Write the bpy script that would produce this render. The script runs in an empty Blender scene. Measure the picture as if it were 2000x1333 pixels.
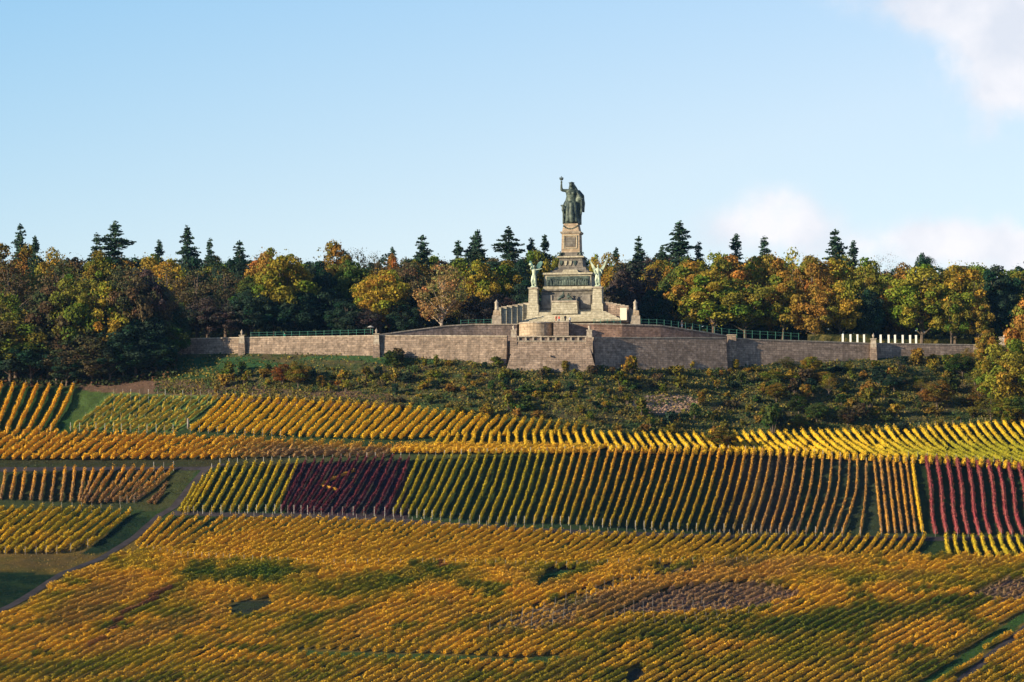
import bpy, math, random
import numpy as np
from mathutils import Vector, Matrix

# ------------------------------------------------------------------ camera, sky, sun, exposure
F = 11538.0                      # focal length in photo pixels (telephoto across the valley)
PITCH = math.radians(4.5)
scene = bpy.context.scene
cam_data = bpy.data.cameras.new('camera')
cam_data.sensor_width = 36.0
cam_data.lens = F / 2000.0 * 36.0
cam_data.clip_start = 1.0
cam_data.clip_end = 30000.0
cam = bpy.data.objects.new('camera', cam_data)
cam.rotation_euler = (math.radians(90) + PITCH, 0, 0)
scene.collection.objects.link(cam)
scene.camera = cam

SUN_EL = math.radians(15)
SUN_AZ_LEFT = math.radians(61)   # sun stands left of and behind the camera
sun_dir = Vector((-math.sin(SUN_AZ_LEFT) * math.cos(SUN_EL), -math.cos(SUN_AZ_LEFT) * math.cos(SUN_EL), math.sin(SUN_EL)))
sd = bpy.data.lights.new('sun', 'SUN')
sd.energy = 5.0
sd.angle = math.radians(0.53)
sd.color = (1.0, 0.82, 0.54)
sun = bpy.data.objects.new('sun', sd)
sun.rotation_euler = sun_dir.to_track_quat('Z', 'Y').to_euler()
scene.collection.objects.link(sun)

world = bpy.data.worlds.new('World')
scene.world = world
world.use_nodes = True
wn, wl = world.node_tree.nodes, world.node_tree.links
wn.clear()


def wmath(op, a, b=None, c=None, clamp=False):
    n = wn.new('ShaderNodeMath'); n.operation = op; n.use_clamp = clamp
    for i, v in enumerate((a, b, c)):
        if v is None: continue
        if isinstance(v, (int, float)): n.inputs[i].default_value = v
        else: wl.new(v, n.inputs[i])
    return n.outputs[0]


sky = wn.new('ShaderNodeTexSky')
sky.sky_type = 'NISHITA'
sky.sun_disc = False
sky.sun_elevation = SUN_EL
sky.sun_rotation = math.atan2(sun_dir.x, sun_dir.y)
sky.air_density = 1.0
sky.dust_density = 0.0
sky.ozone_density = 2.0
tint = wn.new('ShaderNodeMix'); tint.data_type = 'RGBA'; tint.blend_type = 'MULTIPLY'
tint.inputs[0].default_value = 1.0
wl.new(sky.outputs[0], tint.inputs[6])
geo = wn.new('ShaderNodeTexCoord')
sep = wn.new('ShaderNodeSeparateXYZ'); wl.new(geo.outputs['Generated'], sep.inputs[0])
ycl = wmath('MAXIMUM', sep.outputs[1], 0.03)
U = wmath('DIVIDE', sep.outputs[0], ycl)
V = wmath('DIVIDE', sep.outputs[2], ycl)
nz = wn.new('ShaderNodeTexNoise'); nz.inputs['Scale'].default_value = 48.0; nz.inputs['Detail'].default_value = 7.0
nz.inputs['Roughness'].default_value = 0.6
wl.new(geo.outputs['Generated'], nz.inputs['Vector'])
CLOUDS = [(1985, 90, 170, 160, 1.3), (1900, 20, 150, 70, .7), (1700, 10, 330, 45, 0.3), (2000, 190, 80, 50, 0.5), (1540, 420, 115, 80, 0.62), (1850, 200, 160, 90, 0.22), (1440, 440, 120, 50, .25),
          (1985, 490, 210, 70, 1.0), (1880, 460, 130, 60, .4), (1650, 480, 330, 50, 0.3), (2300, 200, 260, 150, 1.0), (2700, 450, 500, 130, 0.9)]
tr_ = wn.new('ShaderNodeMapRange'); tr_.inputs[1].default_value = 0.10; tr_.inputs[2].default_value = 0.175
wl.new(wmath('SUBTRACT', V, wmath('MULTIPLY', U, 0.3)), tr_.inputs[0])
tcol = wn.new('ShaderNodeMix'); tcol.data_type = 'RGBA'
tcol.inputs[6].default_value = (1.07, 0.94, 1.0, 1); tcol.inputs[7].default_value = (0.64, 0.82, 1.0, 1)
wl.new(tr_.outputs[0], tcol.inputs[0]); wl.new(tcol.outputs[2], tint.inputs[7])
acc = None
for (cx, cy, rx, ry, amp) in CLOUDS:
    el = PITCH + math.atan((666.5 - cy) / F)
    u0 = (cx - 1000) / F; v0 = math.tan(el)
    a = wmath('MULTIPLY', wmath('SUBTRACT', U, u0), F / rx)
    b = wmath('MULTIPLY', wmath('SUBTRACT', V, v0), F / ry)
    r2 = wmath('ADD', wmath('MULTIPLY', a, a), wmath('MULTIPLY', b, b))
    g = wmath('MULTIPLY', wmath('EXPONENT', wmath('MULTIPLY', r2, -1.3)), amp)
    acc = g if acc is None else wmath('ADD', acc, g)
# scattered cloud elsewhere in the sky, away to the right and high up
nz2 = wn.new('ShaderNodeTexNoise'); nz2.inputs['Scale'].default_value = 3.0; nz2.inputs['Detail'].default_value = 5.0
wl.new(geo.outputs['Generated'], nz2.inputs['Vector'])
mr2 = wn.new('ShaderNodeMapRange'); mr2.inputs[1].default_value = 0.56; mr2.inputs[2].default_value = 0.72
wl.new(nz2.outputs[0], mr2.inputs[0])
mr3 = wn.new('ShaderNodeMapRange'); mr3.inputs[1].default_value = 0.2; mr3.inputs[2].default_value = 0.4
wl.new(sep.outputs[2], mr3.inputs[0])
far_clouds = wmath('MULTIPLY', mr2.outputs[0], mr3.outputs[0])
acc = wmath('ADD', acc, far_clouds)
cm = wmath('ADD', acc, wmath('MULTIPLY', wmath('SUBTRACT', nz.outputs[0], 0.5), wmath('MINIMUM', wmath('MULTIPLY', acc, 6.0), 3.2)))
mr = wn.new('ShaderNodeMapRange'); mr.interpolation_type = 'SMOOTHSTEP'
mr.inputs[1].default_value = 0.1; mr.inputs[2].default_value = 1.0
wl.new(cm, mr.inputs[0])
cloudmix = wn.new('ShaderNodeMix'); cloudmix.data_type = 'RGBA'
wl.new(wmath('MULTIPLY', mr.outputs[0], 0.92), cloudmix.inputs[0])
wl.new(tint.outputs[2], cloudmix.inputs[6])
SKY_STRENGTH = 0.092
CLOUD_RGB = (4.6, 4.65, 4.9, 1)
cshade = wn.new('ShaderNodeMix'); cshade.data_type = 'RGBA'
cshade.inputs[6].default_value = (4.3, 4.5, 5.0, 1); cshade.inputs[7].default_value = (5.5, 5.4, 5.6, 1)
nz3 = wn.new('ShaderNodeTexNoise'); nz3.inputs['Scale'].default_value = 70.0; nz3.inputs['Detail'].default_value = 5.0
wl.new(geo.outputs['Generated'], nz3.inputs['Vector'])
csr = wn.new('ShaderNodeMapRange'); csr.inputs[1].default_value = .38; csr.inputs[2].default_value = .62; wl.new(nz3.outputs[0], csr.inputs[0])
wl.new(csr.outputs[0], cshade.inputs[0]); wl.new(cshade.outputs[2], cloudmix.inputs[7])
bg = wn.new('ShaderNodeBackground'); bg.inputs['Strength'].default_value = SKY_STRENGTH
wl.new(cloudmix.outputs[2], bg.inputs['Color'])
wo = wn.new('ShaderNodeOutputWorld'); wl.new(bg.outputs[0], wo.inputs[0])

scene.view_settings.view_transform = 'Standard'
scene.view_settings.look = 'None'
scene.view_settings.gamma = 1.0
scene.view_settings.use_curve_mapping = False
scene.view_settings.exposure = 1.0

# ------------------------------------------------------------------ helpers
rng = np.random.default_rng(7)
random.seed(7)
C = scene.collection
PI = math.pi


def at(px, py, Y):
    """world point seen at a photo pixel, Y metres away."""
    px = np.asarray(px, float); py = np.asarray(py, float); Y = np.asarray(Y, float)
    a = np.arctan((666.5 - py) / F)
    e = PITCH + a
    depth = Y / np.cos(e) * np.cos(a)
    return np.stack([depth * (px - 1000) / F, Y * np.ones_like(px * e), Y * np.tan(e)], -1)


def hash2(ix, iy, s):
    h = (ix.astype(np.int64) * 374761393 + iy.astype(np.int64) * 668265263 + s * 974634777) & 0xffffffff
    h = ((h ^ (h >> 13)) * 1274126177) & 0xffffffff
    return ((h ^ (h >> 16)) & 0xffff) / 65535.0


def vnoise(x, y, s=0):
    x = np.asarray(x, float); y = np.asarray(y, float)
    ix = np.floor(x); iy = np.floor(y); fx = x - ix; fy = y - iy
    fx = fx * fx * (3 - 2 * fx); fy = fy * fy * (3 - 2 * fy)
    a = hash2(ix, iy, s); b = hash2(ix + 1, iy, s); c = hash2(ix, iy + 1, s); d = hash2(ix + 1, iy + 1, s)
    return (a * (1 - fx) + b * fx) * (1 - fy) + (c * (1 - fx) + d * fx) * fy


def fbm(x, y, s=0, o=3):
    t = 0; a = 1; n = 0
    for i in range(o):
        t = t + a * vnoise(x * 2 ** i, y * 2 ** i, s + i); n += a; a *= .5
    return t / n


def raw_mesh(name, verts, faces, col=None, uv=False, smooth=False):
    """faces: (n,4) or (n,3) int array, or list of such arrays"""
    if not isinstance(faces, list): faces = [faces]
    faces = [f for f in faces if len(f)]
    me = bpy.data.meshes.new(name)
    verts = np.asarray(verts, np.float32)
    me.vertices.add(len(verts)); me.vertices.foreach_set('co', verts.ravel())
    loops = np.concatenate([f.ravel() for f in faces]).astype(np.int32)
    tot = np.concatenate([np.full(len(f), f.shape[1]) for f in faces]).astype(np.int32)
    st = np.concatenate([[0], np.cumsum(tot)[:-1]]).astype(np.int32)
    me.loops.add(len(loops)); me.loops.foreach_set('vertex_index', loops)
    me.polygons.add(len(tot)); me.polygons.foreach_set('loop_start', st); me.polygons.foreach_set('loop_total', tot)
    me.polygons.foreach_set('use_smooth', np.full(len(tot), smooth))
    me.update(calc_edges=True)
    if col is not None:
        at_ = me.attributes.new('col', 'FLOAT_COLOR', 'POINT')
        c4 = np.ones((len(verts), 4), np.float32); c4[:, :3] = col
        at_.data.foreach_set('color', c4.ravel())
    me.validate()
    return me


def link(name, me, mat=None, parent=None, loc=None, rotz=None):
    o = bpy.data.objects.new(name, me)
    if mat is not None and me is not None and not me.materials: me.materials.append(mat)
    C.objects.link(o)
    if parent is not None: o.parent = parent
    if loc is not None: o.location = loc
    if rotz is not None: o.rotation_euler = (0, 0, rotz)
    return o


def tag(o, label=None, cat=None, group=None, kind=None):
    if label: o['label'] = label
    if cat: o['category'] = cat
    if group: o['group'] = group
    if kind: o['kind'] = kind
    return o


def empty(name, loc, label=None, cat=None, group=None, rotz=0):
    o = bpy.data.objects.new(name, None); C.objects.link(o)
    o.empty_display_size = 0.5
    o.location = loc; o.rotation_euler = (0, 0, rotz)
    return tag(o, label, cat, group)


class MB:
    """collects polygons, gives each face a UV in metres, builds ONE mesh object"""
    def __init__(s): s.v = []; s.f = []

    def add(s, verts, faces):
        b = len(s.v); s.v += [tuple(v) for v in verts]; s.f += [tuple(i + b for i in f) for f in faces]
        return s

    def frustum(s, x0, x1, y0, y1, z0, z1, tx=0.0, ty=0.0, tyb=None):
        """box whose top is inset by tx on both sides, ty in front, tyb behind"""
        if tyb is None: tyb = ty
        v = [(x0, y0, z0), (x1, y0, z0), (x1, y1, z0), (x0, y1, z0),
             (x0 + tx, y0 + ty, z1), (x1 - tx, y0 + ty, z1), (x1 - tx, y1 - tyb, z1), (x0 + tx, y1 - tyb, z1)]
        return s.add(v, [(0, 3, 2, 1), (4, 5, 6, 7), (0, 1, 5, 4), (1, 2, 6, 5), (2, 3, 7, 6), (3, 0, 4, 7)])

    def box(s, x0, x1, y0, y1, z0, z1): return s.frustum(x0, x1, y0, y1, z0, z1)

    def prism(s, poly, y0, y1):
        """polygon in x,z extruded from y0 to y1 (poly anticlockwise seen from the front, -y)"""
        n = len(poly)
        v = [(x, y0, z) for x, z in poly] + [(x, y1, z) for x, z in poly]
        f = [tuple(range(n)), tuple(range(2 * n - 1, n - 1, -1))]
        for i in range(n):
            j = (i + 1) % n; f.append((j, i, i + n, j + n))
        return s.add(v, f)

    def tube(s, pts, radii, n=8, sy=1.0):
        pts = [Vector(p) for p in pts]
        if isinstance(radii, (int, float)): radii = [radii] * len(pts)
        rings = []
        for i, p in enumerate(pts):
            d = (pts[min(i + 1, len(pts) - 1)] - pts[max(i - 1, 0)]).normalized()
            a = d.cross(Vector((0, 1, 0)))
            if a.length < .1: a = d.cross(Vector((1, 0, 0)))
            a.normalize(); b = d.cross(a)
            rings.append([p + (a * math.cos(2 * PI * k / n) + b * math.sin(2 * PI * k / n) * sy) * radii[i] for k in range(n)])
        v = [q for r in rings for q in r]; f = []
        for i in range(len(pts) - 1):
            for k in range(n):
                k2 = (k + 1) % n
                f.append((i * n + k, i * n + k2, (i + 1) * n + k2, (i + 1) * n + k))
        f.append(tuple(range(n - 1, -1, -1))); f.append(tuple((len(pts) - 1) * n + k for k in range(n)))
        return s.add(v, f)

    def lathe(s, prof, n=14, cx=0, cy=0, a0=0, a1=2 * PI):
        """prof: list of (r,z)"""
        full = abs(a1 - a0 - 2 * PI) < 1e-6
        m = n if full else n + 1
        v = []
        for r, z in prof:
            for k in range(m):
                t = a0 + (a1 - a0) * k / n
                v.append((cx + r * math.cos(t), cy + r * math.sin(t), z))
        f = []
        for i in range(len(prof) - 1):
            for k in range(n):
                k2 = (k + 1) % m if full else k + 1
                f.append((i * m + k, i * m + k2, (i + 1) * m + k2, (i + 1) * m + k))
        if prof[0][0] > .001: f.append(tuple(range(m - 1, -1, -1)))
        if prof[-1][0] > .001: f.append(tuple((len(prof) - 1) * m + k for k in range(m)))
        return s.add(v, f)

    def ball(s, c, r, n=10):
        if isinstance(r, (int, float)): r = (r, r, r)
        m = n // 2 + 1; v = []; f = []
        for i in range(m + 1):
            th = PI * i / m
            for k in range(n):
                ph = 2 * PI * k / n
                v.append((c[0] + r[0] * math.sin(th) * math.cos(ph), c[1] + r[1] * math.sin(th) * math.sin(ph), c[2] + r[2] * math.cos(th)))
        for i in range(m):
            for k in range(n):
                k2 = (k + 1) % n
                f.append((i * n + k, (i + 1) * n + k, (i + 1) * n + k2, i * n + k2))
        return s.add(v, f)

    def mesh(s, name, smooth=False):
        me = bpy.data.meshes.new(name)
        me.from_pydata(s.v, [], s.f); me.validate(); me.update()
        uvl = me.uv_layers.new(name='UVMap')
        for p in me.polygons:
            n = p.normal; p.use_smooth = smooth
            t = Vector((0, 0, 1)).cross(n)
            flat = abs(n.z) > .75 or t.length < .05
            if not flat: t.normalize()
            for li in p.loop_indices:
                q = me.vertices[me.loops[li].vertex_index].co
                uvl.data[li].uv = (q.x, q.y) if flat else (q.dot(t), q.z)
        return me

    def build(s, name, mat, parent=None, smooth=False, loc=None, rotz=None, bevel=0):
        o = link(name, s.mesh(name, smooth), mat, parent, loc, rotz)
        if bevel:
            b = o.modifiers.new('bevel', 'BEVEL'); b.width = bevel; b.segments = 1; b.limit_method = 'ANGLE'
        return o

    def build_skin(s, name, mat, parent=None, voxel=.1, loc=None, rotz=None):
        """union of the collected volumes as one continuous surface"""
        o = link(name, s.mesh(name), mat, parent, loc, rotz)
        r = o.modifiers.new('remesh', 'REMESH'); r.mode = 'VOXEL'; r.voxel_size = voxel; r.use_smooth_shade = True
        m = o.modifiers.new('smooth', 'SMOOTH'); m.factor = .5; m.iterations = 2
        return o


# ------------------------------------------------------------------ materials
def mat_new(name):
    m = bpy.data.materials.new(name); m.use_nodes = True
    nt = m.node_tree; nt.nodes.clear()
    out = nt.nodes.new('ShaderNodeOutputMaterial')
    p = nt.nodes.new('ShaderNodeBsdfPrincipled')
    nt.links.new(p.outputs[0], out.inputs[0])
    p.inputs['Specular IOR Level'].default_value = 0.25
    return m, nt, p, out


def N(nt, t, **kw):
    n = nt.nodes.new(t)
    for k, v in kw.items():
        if k in n.inputs: n.inputs[k].default_value = v
        else: setattr(n, k, v)
    return n


def mixc(nt, fac, a, b, mode='MIX'):
    n = nt.nodes.new('ShaderNodeMix'); n.data_type = 'RGBA'; n.blend_type = mode
    for i, v in ((0, fac), (6, a), (7, b)):
        if isinstance(v, (int, float)): n.inputs[i].default_value = v
        elif isinstance(v, tuple): n.inputs[i].default_value = (*v[:3], 1)
        else: nt.links.new(v, n.inputs[i])
    return n.outputs[2]


def ramp(nt, src, lo, hi, a=0.0, b=1.0):
    n = nt.nodes.new('ShaderNodeMapRange')
    for i, v in ((1, lo), (2, hi), (3, a), (4, b)): n.inputs[i].default_value = v
    nt.links.new(src, n.inputs[0]); return n.outputs[0]


def leaf_material(name, use_object_tint):
    m, nt, p, out = mat_new(name)
    p.inputs['Roughness'].default_value = .8; p.inputs['Specular IOR Level'].default_value = .05
    at_ = N(nt, 'ShaderNodeAttribute', attribute_name='col')
    if use_object_tint:
        oi = N(nt, 'ShaderNodeObjectInfo')
        sepc = N(nt, 'ShaderNodeSeparateColor'); nt.links.new(at_.outputs['Color'], sepc.inputs[0])
        green = mixc(nt, 1.0, oi.outputs['Color'], (.42, .95, .75), 'MULTIPLY')
        c = mixc(nt, ramp(nt, sepc.outputs[0], .45, .95), oi.outputs['Color'], green)
        red = mixc(nt, 1.0, oi.outputs['Color'], (1.3, .72, .8), 'MULTIPLY')
        c = mixc(nt, ramp(nt, sepc.outputs[0], .3, .0, 0, .8), c, red)
        c = mixc(nt, 1.0, c, ramp_color(nt, sepc.outputs[1]), 'MULTIPLY')
    else:
        c = at_.outputs['Color']
    nt.links.new(c, p.inputs['Base Color'])
    tr = N(nt, 'ShaderNodeBsdfTranslucent'); nt.links.new(c, tr.inputs[0])
    mx = N(nt, 'ShaderNodeMixShader'); mx.inputs[0].default_value = .3
    nt.links.new(p.outputs[0], mx.inputs[1]); nt.links.new(tr.outputs[0], mx.inputs[2])
    nt.links.new(mx.outputs[0], out.inputs[0])
    return m


def ramp_color(nt, src):
    v = ramp(nt, src, 0, 1, .55, 1.35)
    c = N(nt, 'ShaderNodeCombineColor')
    for i in range(3): nt.links.new(v, c.inputs[i])
    return c.outputs[0]


M_VINE = leaf_material('vine_leaves', False)
M_LEAF = leaf_material('tree_leaves', True)


def stone_material(name, c1, c2, mortar, bw, bh, stain=.5, rough=.85, bump=.5):
    m, nt, p, out = mat_new(name)
    p.inputs['Roughness'].default_value = rough
    uv = N(nt, 'ShaderNodeUVMap')
    br = N(nt, 'ShaderNodeTexBrick')
    nt.links.new(uv.outputs[0], br.inputs['Vector'])
    br.inputs['Color1'].default_value = (*c1, 1); br.inputs['Color2'].default_value = (*c2, 1)
    br.inputs['Mortar'].default_value = (*mortar, 1)
    br.inputs['Scale'].default_value = 1.0; br.inputs['Mortar Size'].default_value = .03
    br.inputs['Brick Width'].default_value = bw; br.inputs['Row Height'].default_value = bh
    tc = N(nt, 'ShaderNodeTexCoord')
    n1 = N(nt, 'ShaderNodeTexNoise', Scale=.35, Detail=6.0, Roughness=.65); nt.links.new(tc.outputs['Object'], n1.inputs['Vector'])
    n2 = N(nt, 'ShaderNodeTexNoise', Scale=2.2, Detail=4.0, Roughness=.6); nt.links.new(tc.outputs['Object'], n2.inputs['Vector'])
    vo = N(nt, 'ShaderNodeTexVoronoi', Scale=1.6); nt.links.new(tc.outputs['Object'], vo.inputs['Vector'])
    bw = N(nt, 'ShaderNodeRGBToBW'); nt.links.new(vo.outputs['Color'], bw.inputs[0])
    c = mixc(nt, .5, br.outputs['Color'], bw.outputs[0], 'SOFT_LIGHT')
    c = mixc(nt, ramp(nt, n1.outputs[0], .42, .7, 0, stain), c, tuple(x * .42 for x in c1))
    c = mixc(nt, ramp(nt, n2.outputs[0], .5, .75, 0, stain * .7), c, tuple(min(1, x * 1.35) for x in c2))
    mp = N(nt, 'ShaderNodeMapping'); mp.inputs['Scale'].default_value = (1.1, .12, 1); nt.links.new(uv.outputs[0], mp.inputs['Vector'])
    n3 = N(nt, 'ShaderNodeTexNoise', Scale=1.0, Detail=4.0); nt.links.new(mp.outputs[0], n3.inputs['Vector'])
    c = mixc(nt, ramp(nt, n3.outputs[0], .5, .72, 0, stain), c, tuple(x * .5 for x in c1))
    nt.links.new(c, p.inputs['Base Color'])
    bp = N(nt, 'ShaderNodeBump', Strength=bump, Distance=.12)
    h = N(nt, 'ShaderNodeMath', operation='ADD'); nt.links.new(n2.outputs[0], h.inputs[0])
    inv = N(nt, 'ShaderNodeMath', operation='MULTIPLY'); inv.inputs[1].default_value = -.6
    nt.links.new(br.outputs['Fac'], inv.inputs[0]); nt.links.new(inv.outputs[0], h.inputs[1])
    nt.links.new(h.outputs[0], bp.inputs['Height']); nt.links.new(bp.outputs[0], p.inputs['Normal'])
    return m


M_WALL = stone_material('rubble_sandstone', (.20, .15, .12), (.34, .255, .205), (.09, .075, .065), 1.3, .55, .6)
M_WALLD = stone_material('dark_rubble', (.14, .11, .10), (.23, .175, .155), (.07, .055, .055), 1.3, .55, .6)
M_WALL_SHADE = stone_material('shade_toned_rubble', (.17, .13, .105), (.285, .215, .17), (.08, .068, .06), 1.3, .55, .6)  # left wing stone toned down; tree shade is put into its colour
M_EARTHWALL = stone_material('red_brown_rubble', (.21, .13, .10), (.30, .19, .145), (.11, .075, .06), 1.3, .55, .6)
M_COPE = stone_material('coping_stone', (.32, .27, .22), (.38, .33, .27), (.2, .17, .15), 1.4, .9, .35)
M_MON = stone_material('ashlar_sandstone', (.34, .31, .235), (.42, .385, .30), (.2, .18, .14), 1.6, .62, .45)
M_MOND = stone_material('dark_ashlar', (.12, .11, .10), (.17, .155, .135), (.08, .07, .065), 1.5, .62, .5)  # ashlar in a darker tone for the middle tiers
M_PED = stone_material('warm_ashlar', (.32, .245, .175), (.39, .305, .22), (.19, .15, .115), 1.5, .7, .35)


def bronze_material(name, dark, pale, amt):
    m, nt, p, out = mat_new(name)
    tc = N(nt, 'ShaderNodeTexCoord')
    n1 = N(nt, 'ShaderNodeTexNoise', Scale=.9, Detail=5.0, Roughness=.6); nt.links.new(tc.outputs['Object'], n1.inputs['Vector'])
    c = mixc(nt, ramp(nt, n1.outputs[0], .4, .65, 0, amt), dark, pale)
    nt.links.new(c, p.inputs['Base Color'])
    p.inputs['Metallic'].default_value = .15; p.inputs['Roughness'].default_value = .5
    bp = N(nt, 'ShaderNodeBump', Strength=.5, Distance=.15); nt.links.new(n1.outputs[0], bp.inputs['Height']); nt.links.new(bp.outputs[0], p.inputs['Normal'])
    return m


M_BRONZE = bronze_material('dark_bronze', (.022, .035, .034), (.11, .145, .12), .8)
M_VERDI = bronze_material('verdigris_bronze', (.24, .31, .25), (.5, .55, .42), 1)
M_WINGS = bronze_material('teal_patina', (.05, .12, .12), (.16, .28, .26), 1)


def plain_material(name, col, rough=.7, var=.25, scale=3.0, metallic=0.0):
    m, nt, p, out = mat_new(name)
    tc = N(nt, 'ShaderNodeTexCoord')
    n1 = N(nt, 'ShaderNodeTexNoise', Scale=scale, Detail=4.0); nt.links.new(tc.outputs['Object'], n1.inputs['Vector'])
    c = mixc(nt, ramp(nt, n1.outputs[0], .35, .65), tuple(x * (1 - var) for x in col), tuple(min(1, x * (1 + var)) for x in col))
    nt.links.new(c, p.inputs['Base Color']); p.inputs['Roughness'].default_value = rough; p.inputs['Metallic'].default_value = metallic
    return m


M_BARK = plain_material('bark', (.10, .075, .06), .9, .4, 1.5)
M_PALEBARK = plain_material('pale_bark', (.28, .23, .19), .9, .3, 1.5)
M_POST = plain_material('weathered_post', (.20, .18, .17), .8, .3, 4)
M_PALEPOST = plain_material('grey_white_post', (.32, .31, .30), .7, .15, 4)
M_WHITE = plain_material('white_painted_pillar', (.80, .79, .75), .6, .05, 3)
M_RAIL = plain_material('green_painted_iron', (.05, .16, .13), .5, .2, 3)
M_TRACK = plain_material('gravel_track', (.026, .022, .026), .95, .35, .35)
M_PAVE = plain_material('gravel_terrace', (.2, .165, .13), .95, .25, .5)
M_ROCK = plain_material('pink_rubble', (.25, .165, .125), .9, .35, 1.2)
M_SKIN = plain_material('skin', (.5, .32, .24), .6, .05)
CLOTH = {k: plain_material('cloth_' + k, c, .85, .1) for k, c in dict(red=(.42, .08, .06), rust=(.4, .16, .1), black=(.02, .02, .025), white=(.75, .75, .75), denim=(.06, .09, .16), green=(.03, .3, .2)).items()}

# ------------------------------------------------------------------ hillside surface
def IP(px, table):
    xs = [t[0] for t in table]; ys = [t[1] for t in table]
    return np.interp(px, xs, ys)


T_BASE = [(-3000, 705), (0, 705), (150, 700), (310, 691), (470, 689), (735, 694), (900, 702), (985, 713), (1060, 715), (1167, 716), (1290, 720), (1420, 719), (1500, 709), (1600, 707), (1700, 700), (1900, 690), (2000, 688), (5000, 688)]
T_TOPW = [(-3000, 664), (310, 664), (470, 661), (735, 657), (985, 658), (1167, 661), (1420, 661), (1440, 664), (1560, 667), (1700, 672), (1900, 675), (5000, 675)]
T_YW = [(-3000, 1492), (310, 1488), (735, 1471), (985, 1463), (1167, 1463), (1421, 1478), (1425, 1480), (1700, 1494), (1900, 1503), (5000, 1510)]
T_L1 = [(-3000, 745), (0, 752), (150, 758), (210, 770), (420, 775), (560, 790), (750, 798), (900, 810), (1060, 828), (1180, 846), (1400, 851), (1600, 846), (1800, 840), (2000, 828), (5000, 790)]
T_L2 = [(-3000, 905), (0, 905), (400, 905), (500, 898), (780, 888), (1000, 886), (1200, 884), (1400, 887), (1600, 893), (1750, 899), (2000, 914), (5000, 930)]
T_L3 = [(-3000, 990), (0, 995), (340, 1004), (550, 1007), (770, 1017), (1000, 1034), (1200, 1043), (1400, 1050), (1700, 1052), (5000, 1052)]


def Yhill(px, py):
    px = np.asarray(px, float); py = np.asarray(py, float)
    l0 = IP(px, T_BASE); l1 = IP(px, T_L1); l2 = IP(px, T_L2); l3 = IP(px, T_L3)
    seg = [(l0, l1, .30), (l1, l1 + .5 * (l2 - l1), .30), (l1 + .5 * (l2 - l1), l2 - 8, .46), (l2 - 8, l2 + 8, .8), (l2 + 8, l3, .27),
           (l3, l3 + 45, .33), (l3 + 45, l3 + 75, .48), (l3 + 75, l3 + 140, .62), (l3 + 140, l3 + 200, .5), (l3 + 200, l3 * 0 + 1500, .38)]
    Y = IP(px, T_YW)
    for a, b, g in seg: Y = Y - g * np.clip(py - a, 0, np.maximum(b - a, 0))
    return Y


def ground(px, py):
    return at(px, py, Yhill(px, py))


# plan of the plateau behind the wall: height as function of column and depth
def plateau_z(px, Y):
    yw = IP(px, T_YW); zt = at(px, IP(px, T_TOPW), yw)[..., 2] - 1.0
    return zt + np.clip(Y - yw - 1, 0, 45) * .075 + np.clip(Y - yw - 46, 0, 130) * .1


def on_plateau(px, Y):
    p = at(px, 660, Y); p[..., 2] = plateau_z(px, Y); return p


def lanes_dist(px, py, poly):
    d = np.full(np.shape(px), 1e9)
    for (x0, y0), (x1, y1) in zip(poly[:-1], poly[1:]):
        vx, vy = x1 - x0, y1 - y0
        t = np.clip(((px - x0) * vx + (py - y0) * vy) / (vx * vx + vy * vy), 0, 1)
        d = np.minimum(d, np.hypot(px - x0 - t * vx, py - y0 - t * vy))
    return d


def inpoly(px, py, poly):
    r = np.zeros(np.shape(px), bool); n = len(poly)
    for i in range(n):
        x0, y0 = poly[i]; x1, y1 = poly[(i + 1) % n]
        if y0 == y1: continue
        r ^= ((y0 > py) != (y1 > py)) & (px < (x1 - x0) * (py - y0) / (y1 - y0) + x0)
    return r


LANE_A = [(-60, 918), (150, 917), (300, 915), (400, 914), (440, 908)]
LANE_B = [(405, 914), (372, 950), (340, 992), (312, 1008), (262, 1052), (200, 1090), (120, 1122), (50, 1168), (-40, 1215)]
LANE_C = [(335, 1004), (550, 1008), (770, 1018), (1000, 1035), (1200, 1044), (1400, 1051), (1700, 1053), (2060, 1054)]
LANE_D = [(585, 1276), (720, 1281), (860, 1285), (1000, 1292), (1090, 1286)]
LANE_E = [(1800, 1345), (1880, 1290), (1950, 1240), (2010, 1200)]
LANE_F = [(1860, 1345), (1930, 1285), (2010, 1222)]
DARK1 = [(205, 1010), (300, 1008), (292, 1042), (240, 1066), (205, 1080), (160, 1082), (215, 1040)]
DARK2 = [(5, 1118), (130, 1122), (60, 1168), (0, 1200), (-60, 1225), (-60, 1118)]
BARE1 = [(450, 1183), (470, 1176), (530, 1172), (528, 1182), (480, 1206), (452, 1204)]
GRASS1 = [(1040, 1150), (1065, 1122), (1085, 1115), (1130, 1115), (1105, 1133), (1075, 1147)]
BARE2 = [(1190, 1205), (1260, 1172), (1330, 1150), (1460, 1142), (1560, 1160), (1545, 1172), (1480, 1190), (1350, 1200)]
BARE3 = [(1890, 1165), (1960, 1135), (2100, 1130), (2100, 1172), (1960, 1178)]
BARE4 = [(1222, 1318), (1240, 1305), (1262, 1307), (1250, 1330), (1225, 1340)]
GREY1 = [(950, 1238), (985, 1208), (1110, 1170), (1300, 1100), (1370, 1098), (1360, 1122), (1215, 1150), (1130, 1190), (1120, 1222)]


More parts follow.
